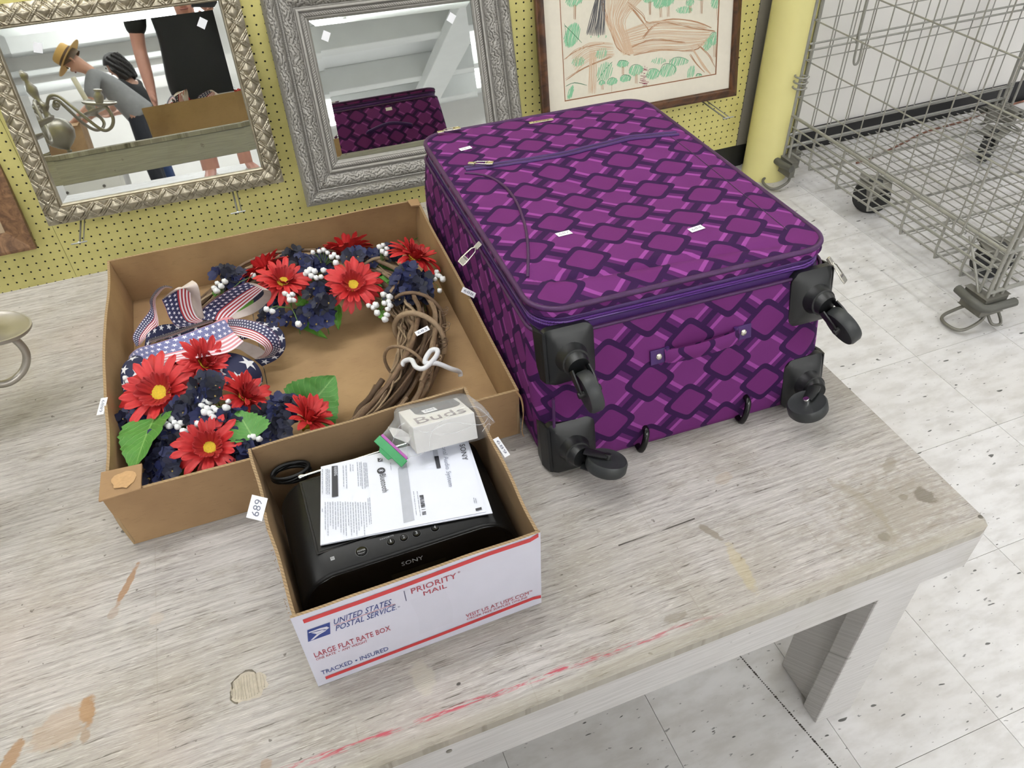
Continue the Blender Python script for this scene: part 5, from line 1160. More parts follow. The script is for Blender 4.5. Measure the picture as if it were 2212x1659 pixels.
# small maker's plate
M_NICK = plain('nickel', '#d6d2c6', 0.25, 0.9, var=0.15, sc=40)
pu, pv = top_uv(1169, 268); pc = TP(pu, pv, 0.0012); du_ = (on_plane(1198, 263, P_TOP0, N_TOP) - on_plane(1140, 273, P_TOP0, N_TOP)).normalized()
pm = TM(pc, frame_from(N_TOP, du_)); plo = MB().box((-0.026, -0.0045, 0), (0.026, 0.0045, 0.0022), pm).build('name_plate', M_NICK, su, bevel=0.0006)
text('lettering', 'Leisure', pm @ V((-0.017, -0.0022, 0.0022)), pm.col[0].to_3d(), pm.col[1].to_3d(), 0.034, 0.0045, M_DKPIP, plo, 0.0003)
def pull(p, d, n, label=None):
    d = V(d).normalized(); n = V(n); n = (n - d*n.dot(d)).normalized(); M = TM(p, frame_from(n, d)); mb = MB()
    o = MB().box((-0.007, -0.0042, -0.001), (0.006, 0.0042, 0.004), M).build('zip_slider', M_NICK, su, bevel=0.001)
    pts = [(0.004, 0), (0.010, 0.0045), (0.034, 0.0062), (0.040, 0.0055), (0.040, -0.0055), (0.034, -0.0062), (0.010, -0.0045)]
    MB().tube([M @ V((x, y, 0.0045)) for x, y in pts], 0.0012, 6, closed=True, flat=0.8).build('zip_pull', M_NICK, o, smooth=60)
    f = MB().box((0.026, -0.0050, 0.0036), (0.0395, 0.0050, 0.0053), M).build('pull_plate', M_NICK, o, bevel=0.0005)
    text('lettering', 'Leisure', M @ V((0.0275, 0.0045, 0.0053)), -M.col[1].to_3d(), M.col[0].to_3d(), 0.009, 0.004, M_DKPIP, f, 0.0002)
a, b = top_path(((1020, 366), (1066, 368)), 0.004)[0], top_path(((1020, 366), (1066, 368)), 0.004)[-1]
pull(a, b - a, N_TOP)
lp = on_plane(1040, 530, SP(-0.001, 0, 0), -SU); lq = on_plane(1003, 562, SP(-0.003, 0, 0), -SU)
pull(lp - SU*0.006, V((-0.80, -0.15, -0.55)), V((-0.3, -0.6, 0.7)))
np_ = SP(SW-0.05+0.049*0.62, v0_(0.9)+0.05-0.049*0.78, 0.250) + V((0.006, -0.012, 0.0)); pull(np_, V((0.40, -0.62, -0.75)), V((0.45, -0.75, 0.75)))
pull(TP(0.045, tv1-0.010, 0.004), SU, N_TOP)
for (x, y, nn) in ((1006, 328, '687'), (1218, 515, '687'), (1503, 502, '684')):
    u, v = top_uv(x, y); w_ = 0.026 if x > 1100 else 0.024; e1 = TP(u+0.01, v) - TP(u-0.01, v); e2 = TP(u, v+0.01) - TP(u, v-0.01)
    sticker(su, TP(u, v, 0.0010), e1.cross(e2), e1.normalized() + SV*0.16, w_, 0.0125, nn, 'white price sticker on the lid')
# handle, rivets, near face seams
def NF(u, h, out=0.0):
    f = h/htop(0.03); nrm = V((0, -1, 0.22)).normalized(); return SP(u, v0_(f), h) + nrm*out
NFN = (NF(0.3, 0.1) - NF(0.2, 0.1)).cross(NF(0.2, 0.2) - NF(0.2, 0.1)).normalized()
def near_uh(x, y):
    p = on_plane(x, y, NF(0.25, 0.1), NFN) - SO; return p.dot(SU), p.z
ha, hb_ = near_uh(1421, 768), near_uh(1603, 716)
def hpt(t, o): return NF(ha[0] + (hb_[0]-ha[0])*t, ha[1] + (hb_[1]-ha[1])*t, o)
hd = (hpt(1, 0) - hpt(0, 0)).normalized(); hu = NFN.cross(hd)
mb = MB(); mb.grid(lambda u, v: hpt(0.06 + 0.88*u, 0.004 + 0.011*math.sin(u*PI)**0.5 + 0.003*math.sin(v*PI)) + hu*((v-0.5)*0.024 - 0.002), 24, 6, 0, lambda u, v: (u*2.6, v*0.5 + 0.6))
mb.grid(lambda u, v: hpt(0.94 - 0.88*u, 0.001 + 0.010*math.sin(u*PI)**0.5) + hu*((v-0.5)*0.024 - 0.002), 24, 3, 0, lambda u, v: (u*2.6, v*0.5 + 0.6))
hand = mb.build('carry_handle', M_PAT, su, smooth=180)
for t in (0.0, 1.0):
    c = hpt(t, 0.001); M = TM(c, frame_from(NFN, hd)); s_ = 1 if t == 0 else -1
    tabo = MB().box((-0.014, -0.0125, 0), (0.014, 0.0125, 0.003), M).build('handle_tab', M_ZIPT, su, bevel=0.001)
    MB().lathe([(0.0055, 0.003), (0.0055, 0.0038), (0.004, 0.0052), (0.001, 0.0058)], M, 16).build('rivet', M_NICK, tabo, smooth=50)
    MB().tube([M @ V((0.014*s_, -0.013, 0.0035)), M @ V((0.014*s_, 0.013, 0.0035))], 0.0035, 8).build('tab_fold', M_ZIPT, tabo, smooth=60)
cpu = [near_uh(*q) for q in ((1194, 860), (1196, 920), (1197, 962))]
MB().tube([NF(u_, h_, 0.002) for u_, h_ in cpu], 0.0026, 8).build('corner_piping', M_PPIP, su, smooth=60)
# skids
M_WBLK = plain('wheel_black', '#141617', 0.42, var=0.1, sc=80, bump=0.05); M_TYRE = plain('tyre_grey', '#2a2d2e', 0.5, var=0.1, sc=90); M_SKID = plain('skid', '#0d0d0e', 0.25)
for (x, y) in ((1383, 951), (1600, 886)):
    u, h = near_uh(x, y); h0 = max(0.008, h-0.022); h1 = h+0.020
    pts = [NF(u-0.003, h0, -0.004), NF(u-0.004, h0, 0.010), NF(u, (h0+h1)/2, 0.015), NF(u+0.006, h1, 0.010), NF(u+0.008, h1+0.004, -0.004)]
    MB().tube(catmull(pts, 6), 0.0052, 8).build('skid', M_SKID, su, smooth=60)
# corner brackets with swivel wheels
def wheel_set(u, h, sx, sh, swivel, tiltw=0.0):
    """bracket on the near face at the corner (u, h); sx, sh = which way the body lies; swivel = trailing direction in face coords"""
    base = NF(u, h); O = NFN; X = SU; Y = NFN.cross(SU); M = Matrix((X, Y, O)).transposed().to_4x4(); M.translation = base
    bw_, bh_ = 0.040, 0.046
    mb = MB(); nn_ = 10
    def shell(a, b):
        x = (a-0.5)*2*bw_; y = (b-0.5)*2*bh_; r = 0.016
        ax, ay = abs(x)-(bw_-r), abs(y)-(bh_-r)
        if ax > 0 and ay > 0: l = math.hypot(ax, ay); k = max(ax, ay)/l; x = math.copysign(bw_-r+ax*k, x); y = math.copysign(bh_-r+ay*k, y)
        edge = max(abs(x)/bw_, abs(y)/bh_); z = 0.009*(1-edge**4) + 0.010*math.exp(-(x*x+y*y)/0.0005)
        # wrap round the outer side of the case
        ox = x*(-sx); 
        if ox > bw_*0.62: z -= (ox-bw_*0.62)*0.55
        return M @ V((x, y, z + 0.002))
    mb.grid(shell, 16, 16)
    ring_ = [shell(i/16, 0) for i in range(16)] + [shell(1, i/16) for i in range(16)] + [shell(1-i/16, 1) for i in range(16)] + [shell(0, 1-i/16) for i in range(16)]
    n = len(ring_); mb.add(ring_ + [p - O*0.012 for p in ring_], [(i, n+i, n+(i+1) % n, (i+1) % n) for i in range(n)])
    br = mb.build('corner_bracket', M_WBLK, su, smooth=60)
    # plate folded on the side of the case
    side = MB(); x0 = -sx*(bw_-0.002)
    side.add([M @ V((x0, -bh_*.9, 0.0)), M @ V((x0 - sx*0.006, -bh_*.85, -0.02)), M @ V((x0 - sx*0.006, bh_*.85, -0.02)), M @ V((x0, bh_*.9, 0.0)), M @ V((x0 + sx*0.004, -bh_*.9, 0.003)), M @ V((x0 - sx*0.002, -bh_*.85, -0.05)), M @ V((x0 - sx*0.002, bh_*.85, -0.05)), M @ V((x0 + sx*0.004, bh_*.9, 0.003))],
             [(0,1,2,3), (7,6,5,4), (1,5,6,2), (0,4,5,1), (3,2,6,7), (4,0,3,7)]).build('bracket_side', M_WBLK, br)
    MB().lathe([(0.027, 0.004), (0.0255, 0.012), (0.022, 0.020), (0.021, 0.030), (0.018, 0.031)], M, 24).build('wheel_socket', M_WBLK, br, smooth=50)
    d = V((math.cos(swivel), math.sin(swivel), 0)); ax_ = V((0, 0, 1)).cross(d)
    R = 0.0315; wc = d*0.034 + V((0, 0, 0.060))
    wx = Matrix((d, V((0, 0, 1)), d.cross(V((0, 0, 1))))).transposed().to_4x4(); wx.translation = wc
    WM = M @ wx
    fk = MB()      # fork: hood that leaves the socket and runs down both cheeks of the wheel
    prof = [((0, 0, 0.024), 0.0195), ((0.001, 0, 0.032), 0.0185), ((0.003, 0, 0.038), 0.0165)]
    fk.tube([M @ (d*p[0] + V((0, 0, p[2]))) for p, r in prof], [r for p, r in prof], 18)
    for sgn in (-1, 1):
        off_ = ax_*(sgn*0.0135)
        pts = [d*0.004 + off_*0.95 + V((0, 0, 0.040)), d*0.014 + off_ + V((0, 0, 0.048)), d*0.024 + off_ + V((0, 0, 0.055)), d*0.032 + off_ + V((0, 0, 0.059))]
        fk.tube([M @ p for p in pts], [0.0105, 0.0105, 0.0095, 0.0080], 10, flat=0.30, up=M.to_3x3() @ ax_)
    fo = fk.build('wheel_fork', M_WBLK, br, smooth=60)
    MB().lathe([(0.008, -0.0085), (R*0.80, -0.0085), (R*0.93, -0.0098), (R, -0.0062), (R, 0.0062), (R*0.93, 0.0098), (R*0.80, 0.0085), (0.008, 0.0085)], WM, 40).build('wheel', M_TYRE, br, smooth=40)
    MB().lathe([(0.0045, -0.0178), (0.0052, -0.0165), (0.0052, 0.0165), (0.0045, 0.0178)], WM, 16).build('axle', M_CHR if sx < 0 and sh > 0 else M_WBLK, br, smooth=40)
u1, h1 = near_uh(1228, 764); wheel_set(max(0.041, u1), h1, 1, -1, math.radians(-80))
u2, h2 = near_uh(1788, 630); wheel_set(min(SW-0.040, u2), h2, -1, -1, math.radians(-62))
u3, h3 = near_uh(1232, 1000); wheel_set(max(0.042, u3), 0.048, 1, 1, math.radians(-14))
u4, h4 = near_uh(1735, 850); wheel_set(min(SW-0.040, u4), 0.048, -1, 1, math.radians(195))

def FF(u, h, out=0.0): f = h/htop(0.75); return SP(u, v1_(f) + out, h)
sticker(su, FF(0.272, 0.185, 0.003), SV, -SU, 0.026, 0.0125, None, 'white price sticker on the far end')
MB().tube(catmull([FF(0.16, 0.10, 0.0), FF(0.17, 0.105, 0.016), FF(0.25, 0.118, 0.030), FF(0.33, 0.105, 0.016), FF(0.34, 0.10, 0.0)], 6), 0.009, 10, flat=0.6).build('carry_handle', M_ZIPT, su, smooth=60)
# ================================================================== wire roll cart
ct = thing('wire_cart', 'grey wire cage cart on casters standing beside the yellow pillar', 'cart', (3.2, -0.67, 0))
M_WIRE = plain('cart_wire', '#9b9a93', 0.42, 0.35, var=0.12, sc=60); M_CHW = plain('cart_chrome', '#b5b5b0', 0.22, 0.9); M_BRK = plain('cart_bracket', '#76746c', 0.5, 0.3, var=0.1, sc=40); M_CAST = plain('caster_rubber', '#1f2021', 0.6); M_BUMP = plain('bumper_grey', '#55554f', 0.5)
CX0, CX1, CY0, CY1 = 2.716, 3.80, -1.172, -0.172; ZR, ZD, ZT = 0.268, 0.128, 1.10
hz = [0.337, 0.470, 0.605, 0.740, 0.875, 1.0]
def wires(nm, segs, mat=M_WIRE, stuff=True):
    mb = MB()
    for s in segs: mb.tube(s[0], s[1], s[2] if len(s) > 2 else 6)
    o = mb.build(nm, mat, ct, smooth=60)
    if stuff: tag(o, kind='stuff')
    return o
def side(x, sgn, nm):
    seg = []
    for k in range(13):
        y = CY0 + 0.03 + (CY1-CY0-0.06)*k/12; seg.append(([(x, y, ZR), (x, y, ZT)], 0.0021))
    for z in hz: seg.append(([(x-0.004*sgn, CY0, z), (x-0.004*sgn, CY1, z)], 0.0026))
    wires(nm, seg)
    MB().tube([(x, CY0-0.005, ZR), (x, CY1+0.005, ZR)], 0.0058, 10).build('rail', M_WIRE, ct, smooth=60)
    MB().tube([(x, CY0-0.005, ZT), (x, CY1+0.005, ZT)], 0.0058, 10).build('rail', M_WIRE, ct, smooth=60)
def endp(y, sgn, nm, zlow):
    seg = []
    for k in range(14):
        x = CX0 + 0.03 + (CX1-CX0-0.06)*k/13; seg.append(([(x, y, zlow), (x, y, ZT)], 0.0021))
    for z in hz: seg.append(([(CX0, y-0.004*sgn, z), (CX1, y-0.004*sgn, z)], 0.0024))
    for z in (0.505, 0.527): seg.append(([(CX0, y-0.010*sgn, z), (CX1, y-0.010*sgn, z)], 0.0040))
    wires(nm, seg)
side(CX0, -1, 'side_panel'); side(CX1, 1, 'side_panel'); endp(CY1, 1, 'end_panel', 0.20)
seg = []
for k in range(14):
    x = CX0 + 0.03 + (CX1-CX0-0.06)*k/13; seg.append(([(x, CY0, ZR), (x, CY0, 0.36)], 0.0021))
wires('front_gate', seg + [([(CX0, CY0, z), (CX1, CY0, z)], 0.0026) for z in (0.31, 0.36)])
for y, z in ((CY1, 0.142), (CY1, 0.192), (CY0, 0.128), (CY0, ZR)):
    MB().tube([(CX0, y, z), (CX1, y, z)], 0.0066, 10).build('rail', M_CHW if y == CY1 else M_WIRE, ct, smooth=60)
# deck: long wires lengthwise, U hangers from the side rails carrying it
seg = []
for k in range(30):
    x = CX0 + 0.012 + (CX1-CX0-0.024)*k/29; seg.append(([(x, CY0+0.01, ZD), (x, CY1-0.01, ZD)], 0.0024 if k % 3 else 0.0042))
for k in range(16):
    y = CY0 + 0.05 + (CY1-CY0-0.1)*k/15; seg.append(([(CX0+0.01, y, ZD-0.005), (CX1-0.01, y, ZD-0.005)], 0.0021))
wires('deck', seg)
for y in (-0.32, -0.474, -0.640, -0.800, -0.953, -1.06):
    MB().tube([(CX0, y, ZR), (CX0, y+0.002, ZD+0.02), (CX0+0.004, y, ZD-0.010), (CX0+0.03, y, ZD-0.012), (CX1-0.03, y, ZD-0.012), (CX1-0.004, y, ZD-0.010), (CX1, y, ZD+0.02), (CX1, y, ZR)], 0.0042, 8).build('hanger', M_WIRE, ct, smooth=60)
for z0, z1, nm in ((0.195, 0.195, 0), (0.232, 0.232, 0)):
    MB().tube([(CX0-0.004, CY0+0.02, z0), (CX0-0.004, CY1-0.02, z1)], 0.0030, 8).build('stringer', M_WIRE, ct, smooth=60)
def corner(x, y, sx, sy):
    ps = [(0, 0), (0.022*sx, 0), (0, 0.030*sy), (0.055*sx, 0)]
    for k, (dx, dy) in enumerate(ps):
        MB().tube([(x+dx, y+dy, 0.105), (x+dx, y+dy, ZT if k < 2 else (0.195 if k == 3 and y == CY1 else ZR))], 0.0056 if k != 2 else 0.0046, 8).build('post', M_WIRE, ct, smooth=60)
    pts = [(-0.012, -0.012), (0.075, -0.012), (0.075, 0.010), (0.020, 0.020), (0.010, 0.070), (-0.012, 0.070)]
    P = [V((x + a*sx, y + b*sy, 0.050)) for a, b in pts]; n = len(P)
    br = MB().add(P + [p + V((0, 0, 0.062)) for p in P], [tuple(range(n)), tuple(2*n-1-i for i in range(n))] + [(i, (i+1) % n, n+(i+1) % n, n+i) for i in range(n)]).build('corner_plate', M_BRK, ct, bevel=0.003)
    MB().tube([(x - 0.022*sx, y + 0.085*sy, 0.095), (x - 0.026*sx, y + 0.03*sy, 0.092), (x - 0.026*sx, y - 0.018*sy, 0.092), (x - 0.010*sx, y - 0.028*sy, 0.092), (x + 0.085*sx, y - 0.030*sy, 0.092)], 0.0135, 10).build('bumper', M_BUMP, ct, smooth=60)
    lp = [(0.02, -0.005, .05), (-0.005, -0.015, .035), (-0.055, -0.015, .02), (-0.075, 0.005, .014), (-0.075, 0.05, .012), (-0.055, 0.068, .016), (-0.01, 0.065, .03), (0.01, 0.05, .05)]
    MB().tube(catmull([(x + a*sx, y + b*sy, c) for a, b, c in lp], 6), 0.0052, 8).build('foot_loop', M_BRK, ct, smooth=60)
    MB().tube(catmull([(x + 0.03*sx, y + 0.0*sy, .05), (x + 0.03*sx, y - 0.03*sy, .026), (x + 0.06*sx, y - 0.035*sy, .024), (x + 0.07*sx, y + 0.0*sy, .05)], 6), 0.0045, 8).build('foot_loop', M_BRK, ct, smooth=60)
corner(CX0, CY0, 1, 1); corner(CX0, CY1, 1, -1); corner(CX1, CY0, -1, 1); corner(CX1, CY1, -1, -1)
MB().tube([(CX0, CY0+0.13, ZR-0.02), (CX0-0.004, CY0+0.06, 0.16), (CX0-0.002, CY0+0.03, 0.11)], 0.0042, 8).build('brace', M_WIRE, ct, smooth=60)
MB().tube(catmull([(CX0-0.006, -1.02, 0.474), (CX0-0.008, -1.02, ZR), (CX0-0.008, -1.016, ZR-0.025), (CX0-0.008, -1.0, ZR-0.034), (CX0-0.008, -0.985, ZR-0.022), (CX0-0.008, -0.985, ZR+0.01)], 5), 0.0034, 8).build('hook_rod', M_WIRE, ct, smooth=60)
for z in (0.395, 0.415, 0.375):
    pts = [(CX0-0.012 + 0.022*math.cos(a), CY1-0.02 + 0.026*math.sin(a), z + 0.006*a/PI) for a in [PI*1.7*k/16 for k in range(17)]]
    MB().tube(pts, 0.0034, 8).build('hinge_ring', M_WIRE, ct, smooth=60)
MB().tube(catmull([(2.915, CY1-0.014, 0.545), (2.918, CY1-0.018, 0.50), (2.92, CY1-0.02, 0.44), (2.932, CY1-0.02, 0.425), (2.942, CY1-0.02, 0.44), (2.943, CY1-0.016, 0.50)], 5), 0.0042, 8).build('latch_hook', M_WIRE, ct, smooth=60)
MB().tube([(2.918, CY1-0.012, 0.50), (2.918, CY1-0.012, ZT)], 0.0056, 8).build('post', M_WIRE, ct, smooth=60)
def caster(x, y, ang, R=0.064):
    d = V((math.cos(ang), math.sin(ang), 0)); a = V((-d.y, d.x, 0)); c = V((x, y, R+0.0005))
    MB().box((-0.055, -0.045, 0), (0.055, 0.045, 0.006), TM((x, y, 0.118), frame_from((0, 0, 1), d))).build('caster_plate', M_BRK, ct, bevel=0.002)
    wm = Matrix((d, V((0, 0, 1)), d.cross(V((0, 0, 1))))).transposed().to_4x4(); wm.translation = c
    w = MB().lathe([(0.010, -0.014), (R*0.55, -0.016), (R*0.9, -0.017), (R, -0.012), (R, 0.012), (R*0.9, 0.017), (R*0.55, 0.016), (0.010, 0.014)], wm, 32).build('caster_wheel', M_CAST, ct, smooth=40)
    for s in (-1, 1):
        q = [c + a*(0.021*s) + d*e + V((0, 0, z)) for e, z in ((-0.030, 0.058), (0.034, 0.058), (0.016, 0.0), (0.0, -0.016), (-0.016, 0.0))]
        MB().add(q + [p + a*0.003*s for p in q], [(0,1,2,3,4), (9,8,7,6,5)] + [(i, 5+i, 5+(i+1) % 5, (i+1) % 5) for i in range(5)]).build('caster_fork', M_BRK, ct)
    MB().tube([c - a*0.027, c + a*0.027], 0.007, 10).build('caster_axle', M_WIRE, ct, smooth=60)
caster(2.875, -0.494, -0.75); caster(2.95, -0.98, -0.4); caster(3.55, -0.36, 0.4); caster(3.55, -0.98, 0.2)
oc = MB().tube(catmull([on_z(x, y, 0.0045) for x, y in ((1850, 352), (1890, 338), (1945, 312), (2000, 285), (2080, 262), (2150, 236), (2260, 205))], 6), 0.0042, 8).build('extension_cord', plain('orange_cord', '#7d5442', 0.6), smooth=60)
tag(oc, 'orange cord lying on the floor behind and under the wire cart', 'cord')
# ================================================================== chandelier lying by the left edge
M_NICKEL = plain('satin_nickel', '#a9a49b', 0.36, 0.62, var=0.08, sc=30); M_SLEEVE = plain('candle_sleeve', '#e3dfd2', 0.5)
AX = V((-0.22, 0.0, 0.975)).normalized(); GC = V((0.118, -1.262, 0.677))
chd = thing('chandelier', 'satin nickel chandelier with white candle sleeves tilted on the table by the left edge', 'chandelier', (0.14, -1.26, T))
e1 = V((0.195, 0.08, 0.07)); e1 = (e1 - AX*e1.dot(AX)).normalized(); CHM = Matrix((e1, AX.cross(e1), AX)).transposed().to_4x4(); CHM.translation = GC
MB().lathe([(0.002, -0.084), (0.008, -0.081), (0.010, -0.075), (0.006, -0.069), (0.016, -0.062), (0.030, -0.054), (0.050, -0.036), (0.061, -0.010), (0.060, 0.014), (0.048, 0.037), (0.028, 0.050), (0.016, 0.056), (0.022, 0.062), (0.014, 0.070), (0.011, 0.085), (0.024, 0.098), (0.026, 0.110), (0.013, 0.122),
            (0.010, 0.140), (0.017, 0.160), (0.021, 0.176), (0.013, 0.196), (0.008, 0.210), (0.016, 0.222), (0.018, 0.232), (0.010, 0.244), (0.003, 0.252)], CHM, 36).build('column', M_NICKEL, chd, smooth=60)
for k in range(5):
    a = 2*PI*k/5; d = V((math.cos(a), math.sin(a), 0))
    dd = 0.026 if k == 0 else 0.0
    prof = [(0.018, 0.102), (0.050, 0.128), (0.082, 0.118), (0.108, 0.070), (0.136, 0.010), (0.172, -0.030 - dd), (0.210, -0.036 - dd), (0.238, -0.020 - dd*0.6), (0.238, 0.006), (0.2205, 0.024)]
    arm = MB().tube(catmull([CHM @ (d*r + V((0, 0, z))) for r, z in prof], 8), 0.0066, 12).build('arm', M_NICKEL, chd, smooth=60)
    sp = [(0.060 + 0.020*math.exp(-0.22*t)*math.cos(t*1.3), 0.092 + 0.020*math.exp(-0.22*t)*math.sin(t*1.3)) for t in [j*0.35 for j in range(22)]]
    MB().tube(catmull([CHM @ (d*r + V((0, 0, z))) for r, z in sp], 3), 0.0042, 8).build('scroll', M_NICKEL, arm, smooth=60)
    DM = CHM @ Matrix.Translation(d*0.219 + V((0, 0, 0.030)))
    if k == 0: R0 = frame_from((0.20, 0.15, 0.97), (1, 0, 0)).to_4x4(); R0.translation = DM.translation; DM = R0
    MB().lathe([(0.010, -0.010), (0.020, -0.004), (0.052, -0.001), (0.061, 0.002), (0.0640, 0.006), (0.0635, 0.0095), (0.0605, 0.010), (0.057, 0.006), (0.030, 0.003), (0.012, 0.003), (0.003, 0.004)], DM, 40).build('drip_dish', M_NICKEL, arm, smooth=50)
    MB().lathe([(0.0125, 0.003), (0.0155, 0.010), (0.0185, 0.024), (0.0180, 0.034), (0.0135, 0.042), (0.0120, 0.047), (0.0165, 0.050), (0.0172, 0.053), (0.0150, 0.056), (0.0115, 0.0555)], DM, 28).build('candle_cup', M_NICKEL, arm, smooth=50)
    if k: MB().lathe([(0.0105, 0.050), (0.0108, 0.150), (0.009, 0.152), (0.007, 0.150), (0.007, 0.060)], DM, 20).build('candle_sleeve', M_SLEEVE, arm, smooth=50)
# ================================================================== people reflected in the gold mirror
def skin(name, verts, edges, mats, parent, levels=1):
    """grow one continuous surface over a jointed skeleton: verts = (x, y, z, rx, ry)"""
    me = bpy.data.meshes.new(name); me.from_pydata([v[:3] for v in verts], edges, []); o = bpy.data.objects.new(name, me); COL.objects.link(o)
    md = o.modifiers.new('skin', 'SKIN'); md.use_smooth_shade = True; md.branch_smoothing = 0.6
    for i, v in enumerate(verts):
        s = me.skin_vertices[0].data[i]; s.radius = (v[3], v[4] if len(v) > 4 else v[3]); s.use_root = (i == 0)
    sb = o.modifiers.new('sub', 'SUBSURF'); sb.levels = levels; sb.render_levels = levels
    dg = bpy.context.evaluated_depsgraph_get(); m2 = bpy.data.meshes.new_from_object(o.evaluated_get(dg)); bpy.data.objects.remove(o); bpy.data.meshes.remove(me)
    m2.name = name; m2.materials.clear(); m2.materials.append(mats); m2.shade_smooth()
    o2 = bpy.data.objects.new(name, m2); COL.objects.link(o2); adopt(o2, parent); return o2
def bent(a, b, t): return tuple(p + (q-p)*t for p, q in zip(a, b))
def figure(name, label, base, face, J, col, hairtype, shoe, bare_legs):
    """J: joints in metres, x to the figure's left, y forward, z up"""
    t = thing(name, label, 'person', (base[0], base[1], 0)); ca, sa = math.cos(face), math.sin(face)
    def Wp(p): return V((base[0] + p[0]*ca - p[1]*sa, base[1] + p[0]*sa + p[1]*ca, p[2]))
    def wv(p, r, r2=None): q = Wp(p); return (q.x, q.y, q.z, r, r2 or r)
    skinm = plain(name + '_skin', col['skin'], 0.5, var=0.06, sc=30); shirtm = plain(name + '_shirt', col['shirt'], 0.85, var=0.12, sc=18, bump=0.2); panm = plain(name + '_trousers', col['pants'], 0.85, var=0.12, sc=18); hairm = plain(name + '_hair', col['hair'], 0.6, var=0.3, sc=90, bump=0.4)
    fat = 1.34 if bare_legs else 1.0
    hip, chest, neck, head = J['hip'], J['chest'], J['neck'], J['head']; up = V(head) - V(neck); up.normalize(); fw = V(J.get('look', (0, 1, 0)))
    fw = (fw - up*fw.dot(up)).normalized(); lf = fw.cross(up)*-1
    vs = []; es = []
    def add(p, r, par=None, r2=None):
        vs.append(wv(p, r, r2)); i = len(vs)-1
        if par is not None: es.append((par, i))
        return i
    a = add(hip, 0.135, None, 0.11); b = add(bent(hip, chest, 0.5), 0.13, a, 0.105); c = add(chest, 0.145, b, 0.11); d = add(bent(chest, neck, 0.75), 0.075, c); e = add(neck, 0.052, d)
    h0 = add(tuple(V(head) - up*0.055), 0.068, e); h1 = add(tuple(V(head) + up*0.02), 0.080, h0, 0.092); h2 = add(tuple(V(head) + up*0.085), 0.066, h1, 0.075)
    add(tuple(V(head) + fw*0.095 - up*0.012), 0.013, h0)
    arms = {}
    for s in ('L', 'R'):
        sh, el, wr_ = J['sh'+s], J['el'+s], J['wr'+s]
        i = add(bent(chest, sh, 0.65), 0.075, c); i = add(sh, 0.058, i); i = add(bent(sh, el, 0.5), 0.050, i); i = add(el, 0.041, i); i = add(bent(el, wr_, 0.45), 0.040, i); i = add(wr_, 0.026, i, 0.03)
        dr = (V(wr_) - V(el)).normalized(); sd = V(J.get('palm'+s, (0, 1, 0))); sd = (sd - dr*sd.dot(dr)).normalized(); nn = dr.cross(sd)
        k = add(tuple(V(wr_) + dr*0.05), 0.024, i, 0.034)
        for q, (off, ln) in enumerate(((0.030, 0.070), (0.010, 0.080), (-0.010, 0.075), (-0.030, 0.060))):
            f0 = add(tuple(V(wr_) + dr*0.090 + sd*off), 0.0095, k); f1 = add(tuple(V(wr_) + dr*(0.090+ln*0.5) + sd*off*1.05 + nn*0.008), 0.0088, f0); add(tuple(V(wr_) + dr*(0.090+ln*0.92) + sd*off + nn*0.024), 0.0075, f1)
        th1 = add(tuple(V(wr_) + dr*0.040 + sd*0.045), 0.0125, k); add(tuple(V(wr_) + dr*0.078 + sd*0.060 + nn*0.012), 0.010, th1)
    for s in ('L', 'R'):
        hp, kn, an, to = J['hp'+s], J['kn'+s], J['an'+s], J['to'+s]
        i = add(hp, 0.095, a); i = add(bent(hp, kn, 0.5), 0.078, i); i = add(kn, 0.056, i); i = add(bent(kn, an, 0.35), 0.057, i); i = add(an, 0.036, i); i = add(bent(an, to, 0.6), 0.036, i); add(to, 0.030, i)
    body = skin('body', vs, es, skinm, t, 2)
    vs = []; es = []
    z0 = add(bent(hip, chest, -0.95 if bare_legs else -0.25), 0.175*fat, None, 0.15*fat); a = add(bent(hip, chest, -0.1), 0.18*fat, z0, 0.155*fat); b = add(bent(hip, chest, 0.4), 0.175*fat, a, 0.155*fat); c = add(chest, 0.170*fat, b, 0.135*fat); add(bent(chest, neck, 0.70), 0.085, c)
    for s in ('L', 'R'):
        sh, el = J['sh'+s], J['el'+s]; i = add(bent(chest, sh, 0.65), 0.085, c); i = add(sh, 0.074, i); i = add(bent(sh, el, 0.45), 0.070, i); add(bent(sh, el, 0.85), 0.066, i)
    skin('shirt', vs, es, shirtm, t, 2)
    vs = []; es = []
    a = add(bent(hip, chest, 0.36), 0.150, None, 0.125); b = add(hip, 0.16*fat, a, 0.135*fat)
    for s in ('L', 'R'):
        hp, kn, an = J['hp'+s], J['kn'+s], J['an'+s]; i = add(hp, 0.108, b); i = add(bent(hp, kn, 0.5), 0.094, i)
        if bare_legs: add(bent(hp, kn, 0.86), 0.092, i)
        else: i = add(kn, 0.074, i); i = add(bent(kn, an, 0.5), 0.068, i); add(bent(kn, an, 0.98), 0.060, i)
    skin('shorts' if bare_legs else 'trousers', vs, es, panm, t, 2)
    shm = plain(name + '_shoe', shoe, 0.6)
    for s in ('L', 'R'):
        an, to = V(J['an'+s]), V(J['to'+s]); vs = []; es = []
        hl = an - (to - an)*0.25; a = add((hl.x, hl.y, 0.040), 0.040, None, 0.036); b = add((an.x, an.y, 0.046), 0.046, a, 0.040); c = add(((an.x+to.x)/2, (an.y+to.y)/2, 0.041), 0.044, b, 0.036); add((to.x, to.y, 0.036), 0.040, c, 0.030)
        skin('shoe', vs, es, shm, t, 2)
    # eyes, ears, mouth, hair
    def HP(x, y, z): return Wp(tuple(V(head) + lf*x + fw*y + up*z))
    eyem = plain(name + '_eye', '#22201e', 0.3); lipm = plain(name + '_lip', '#9a5f57', 0.6)
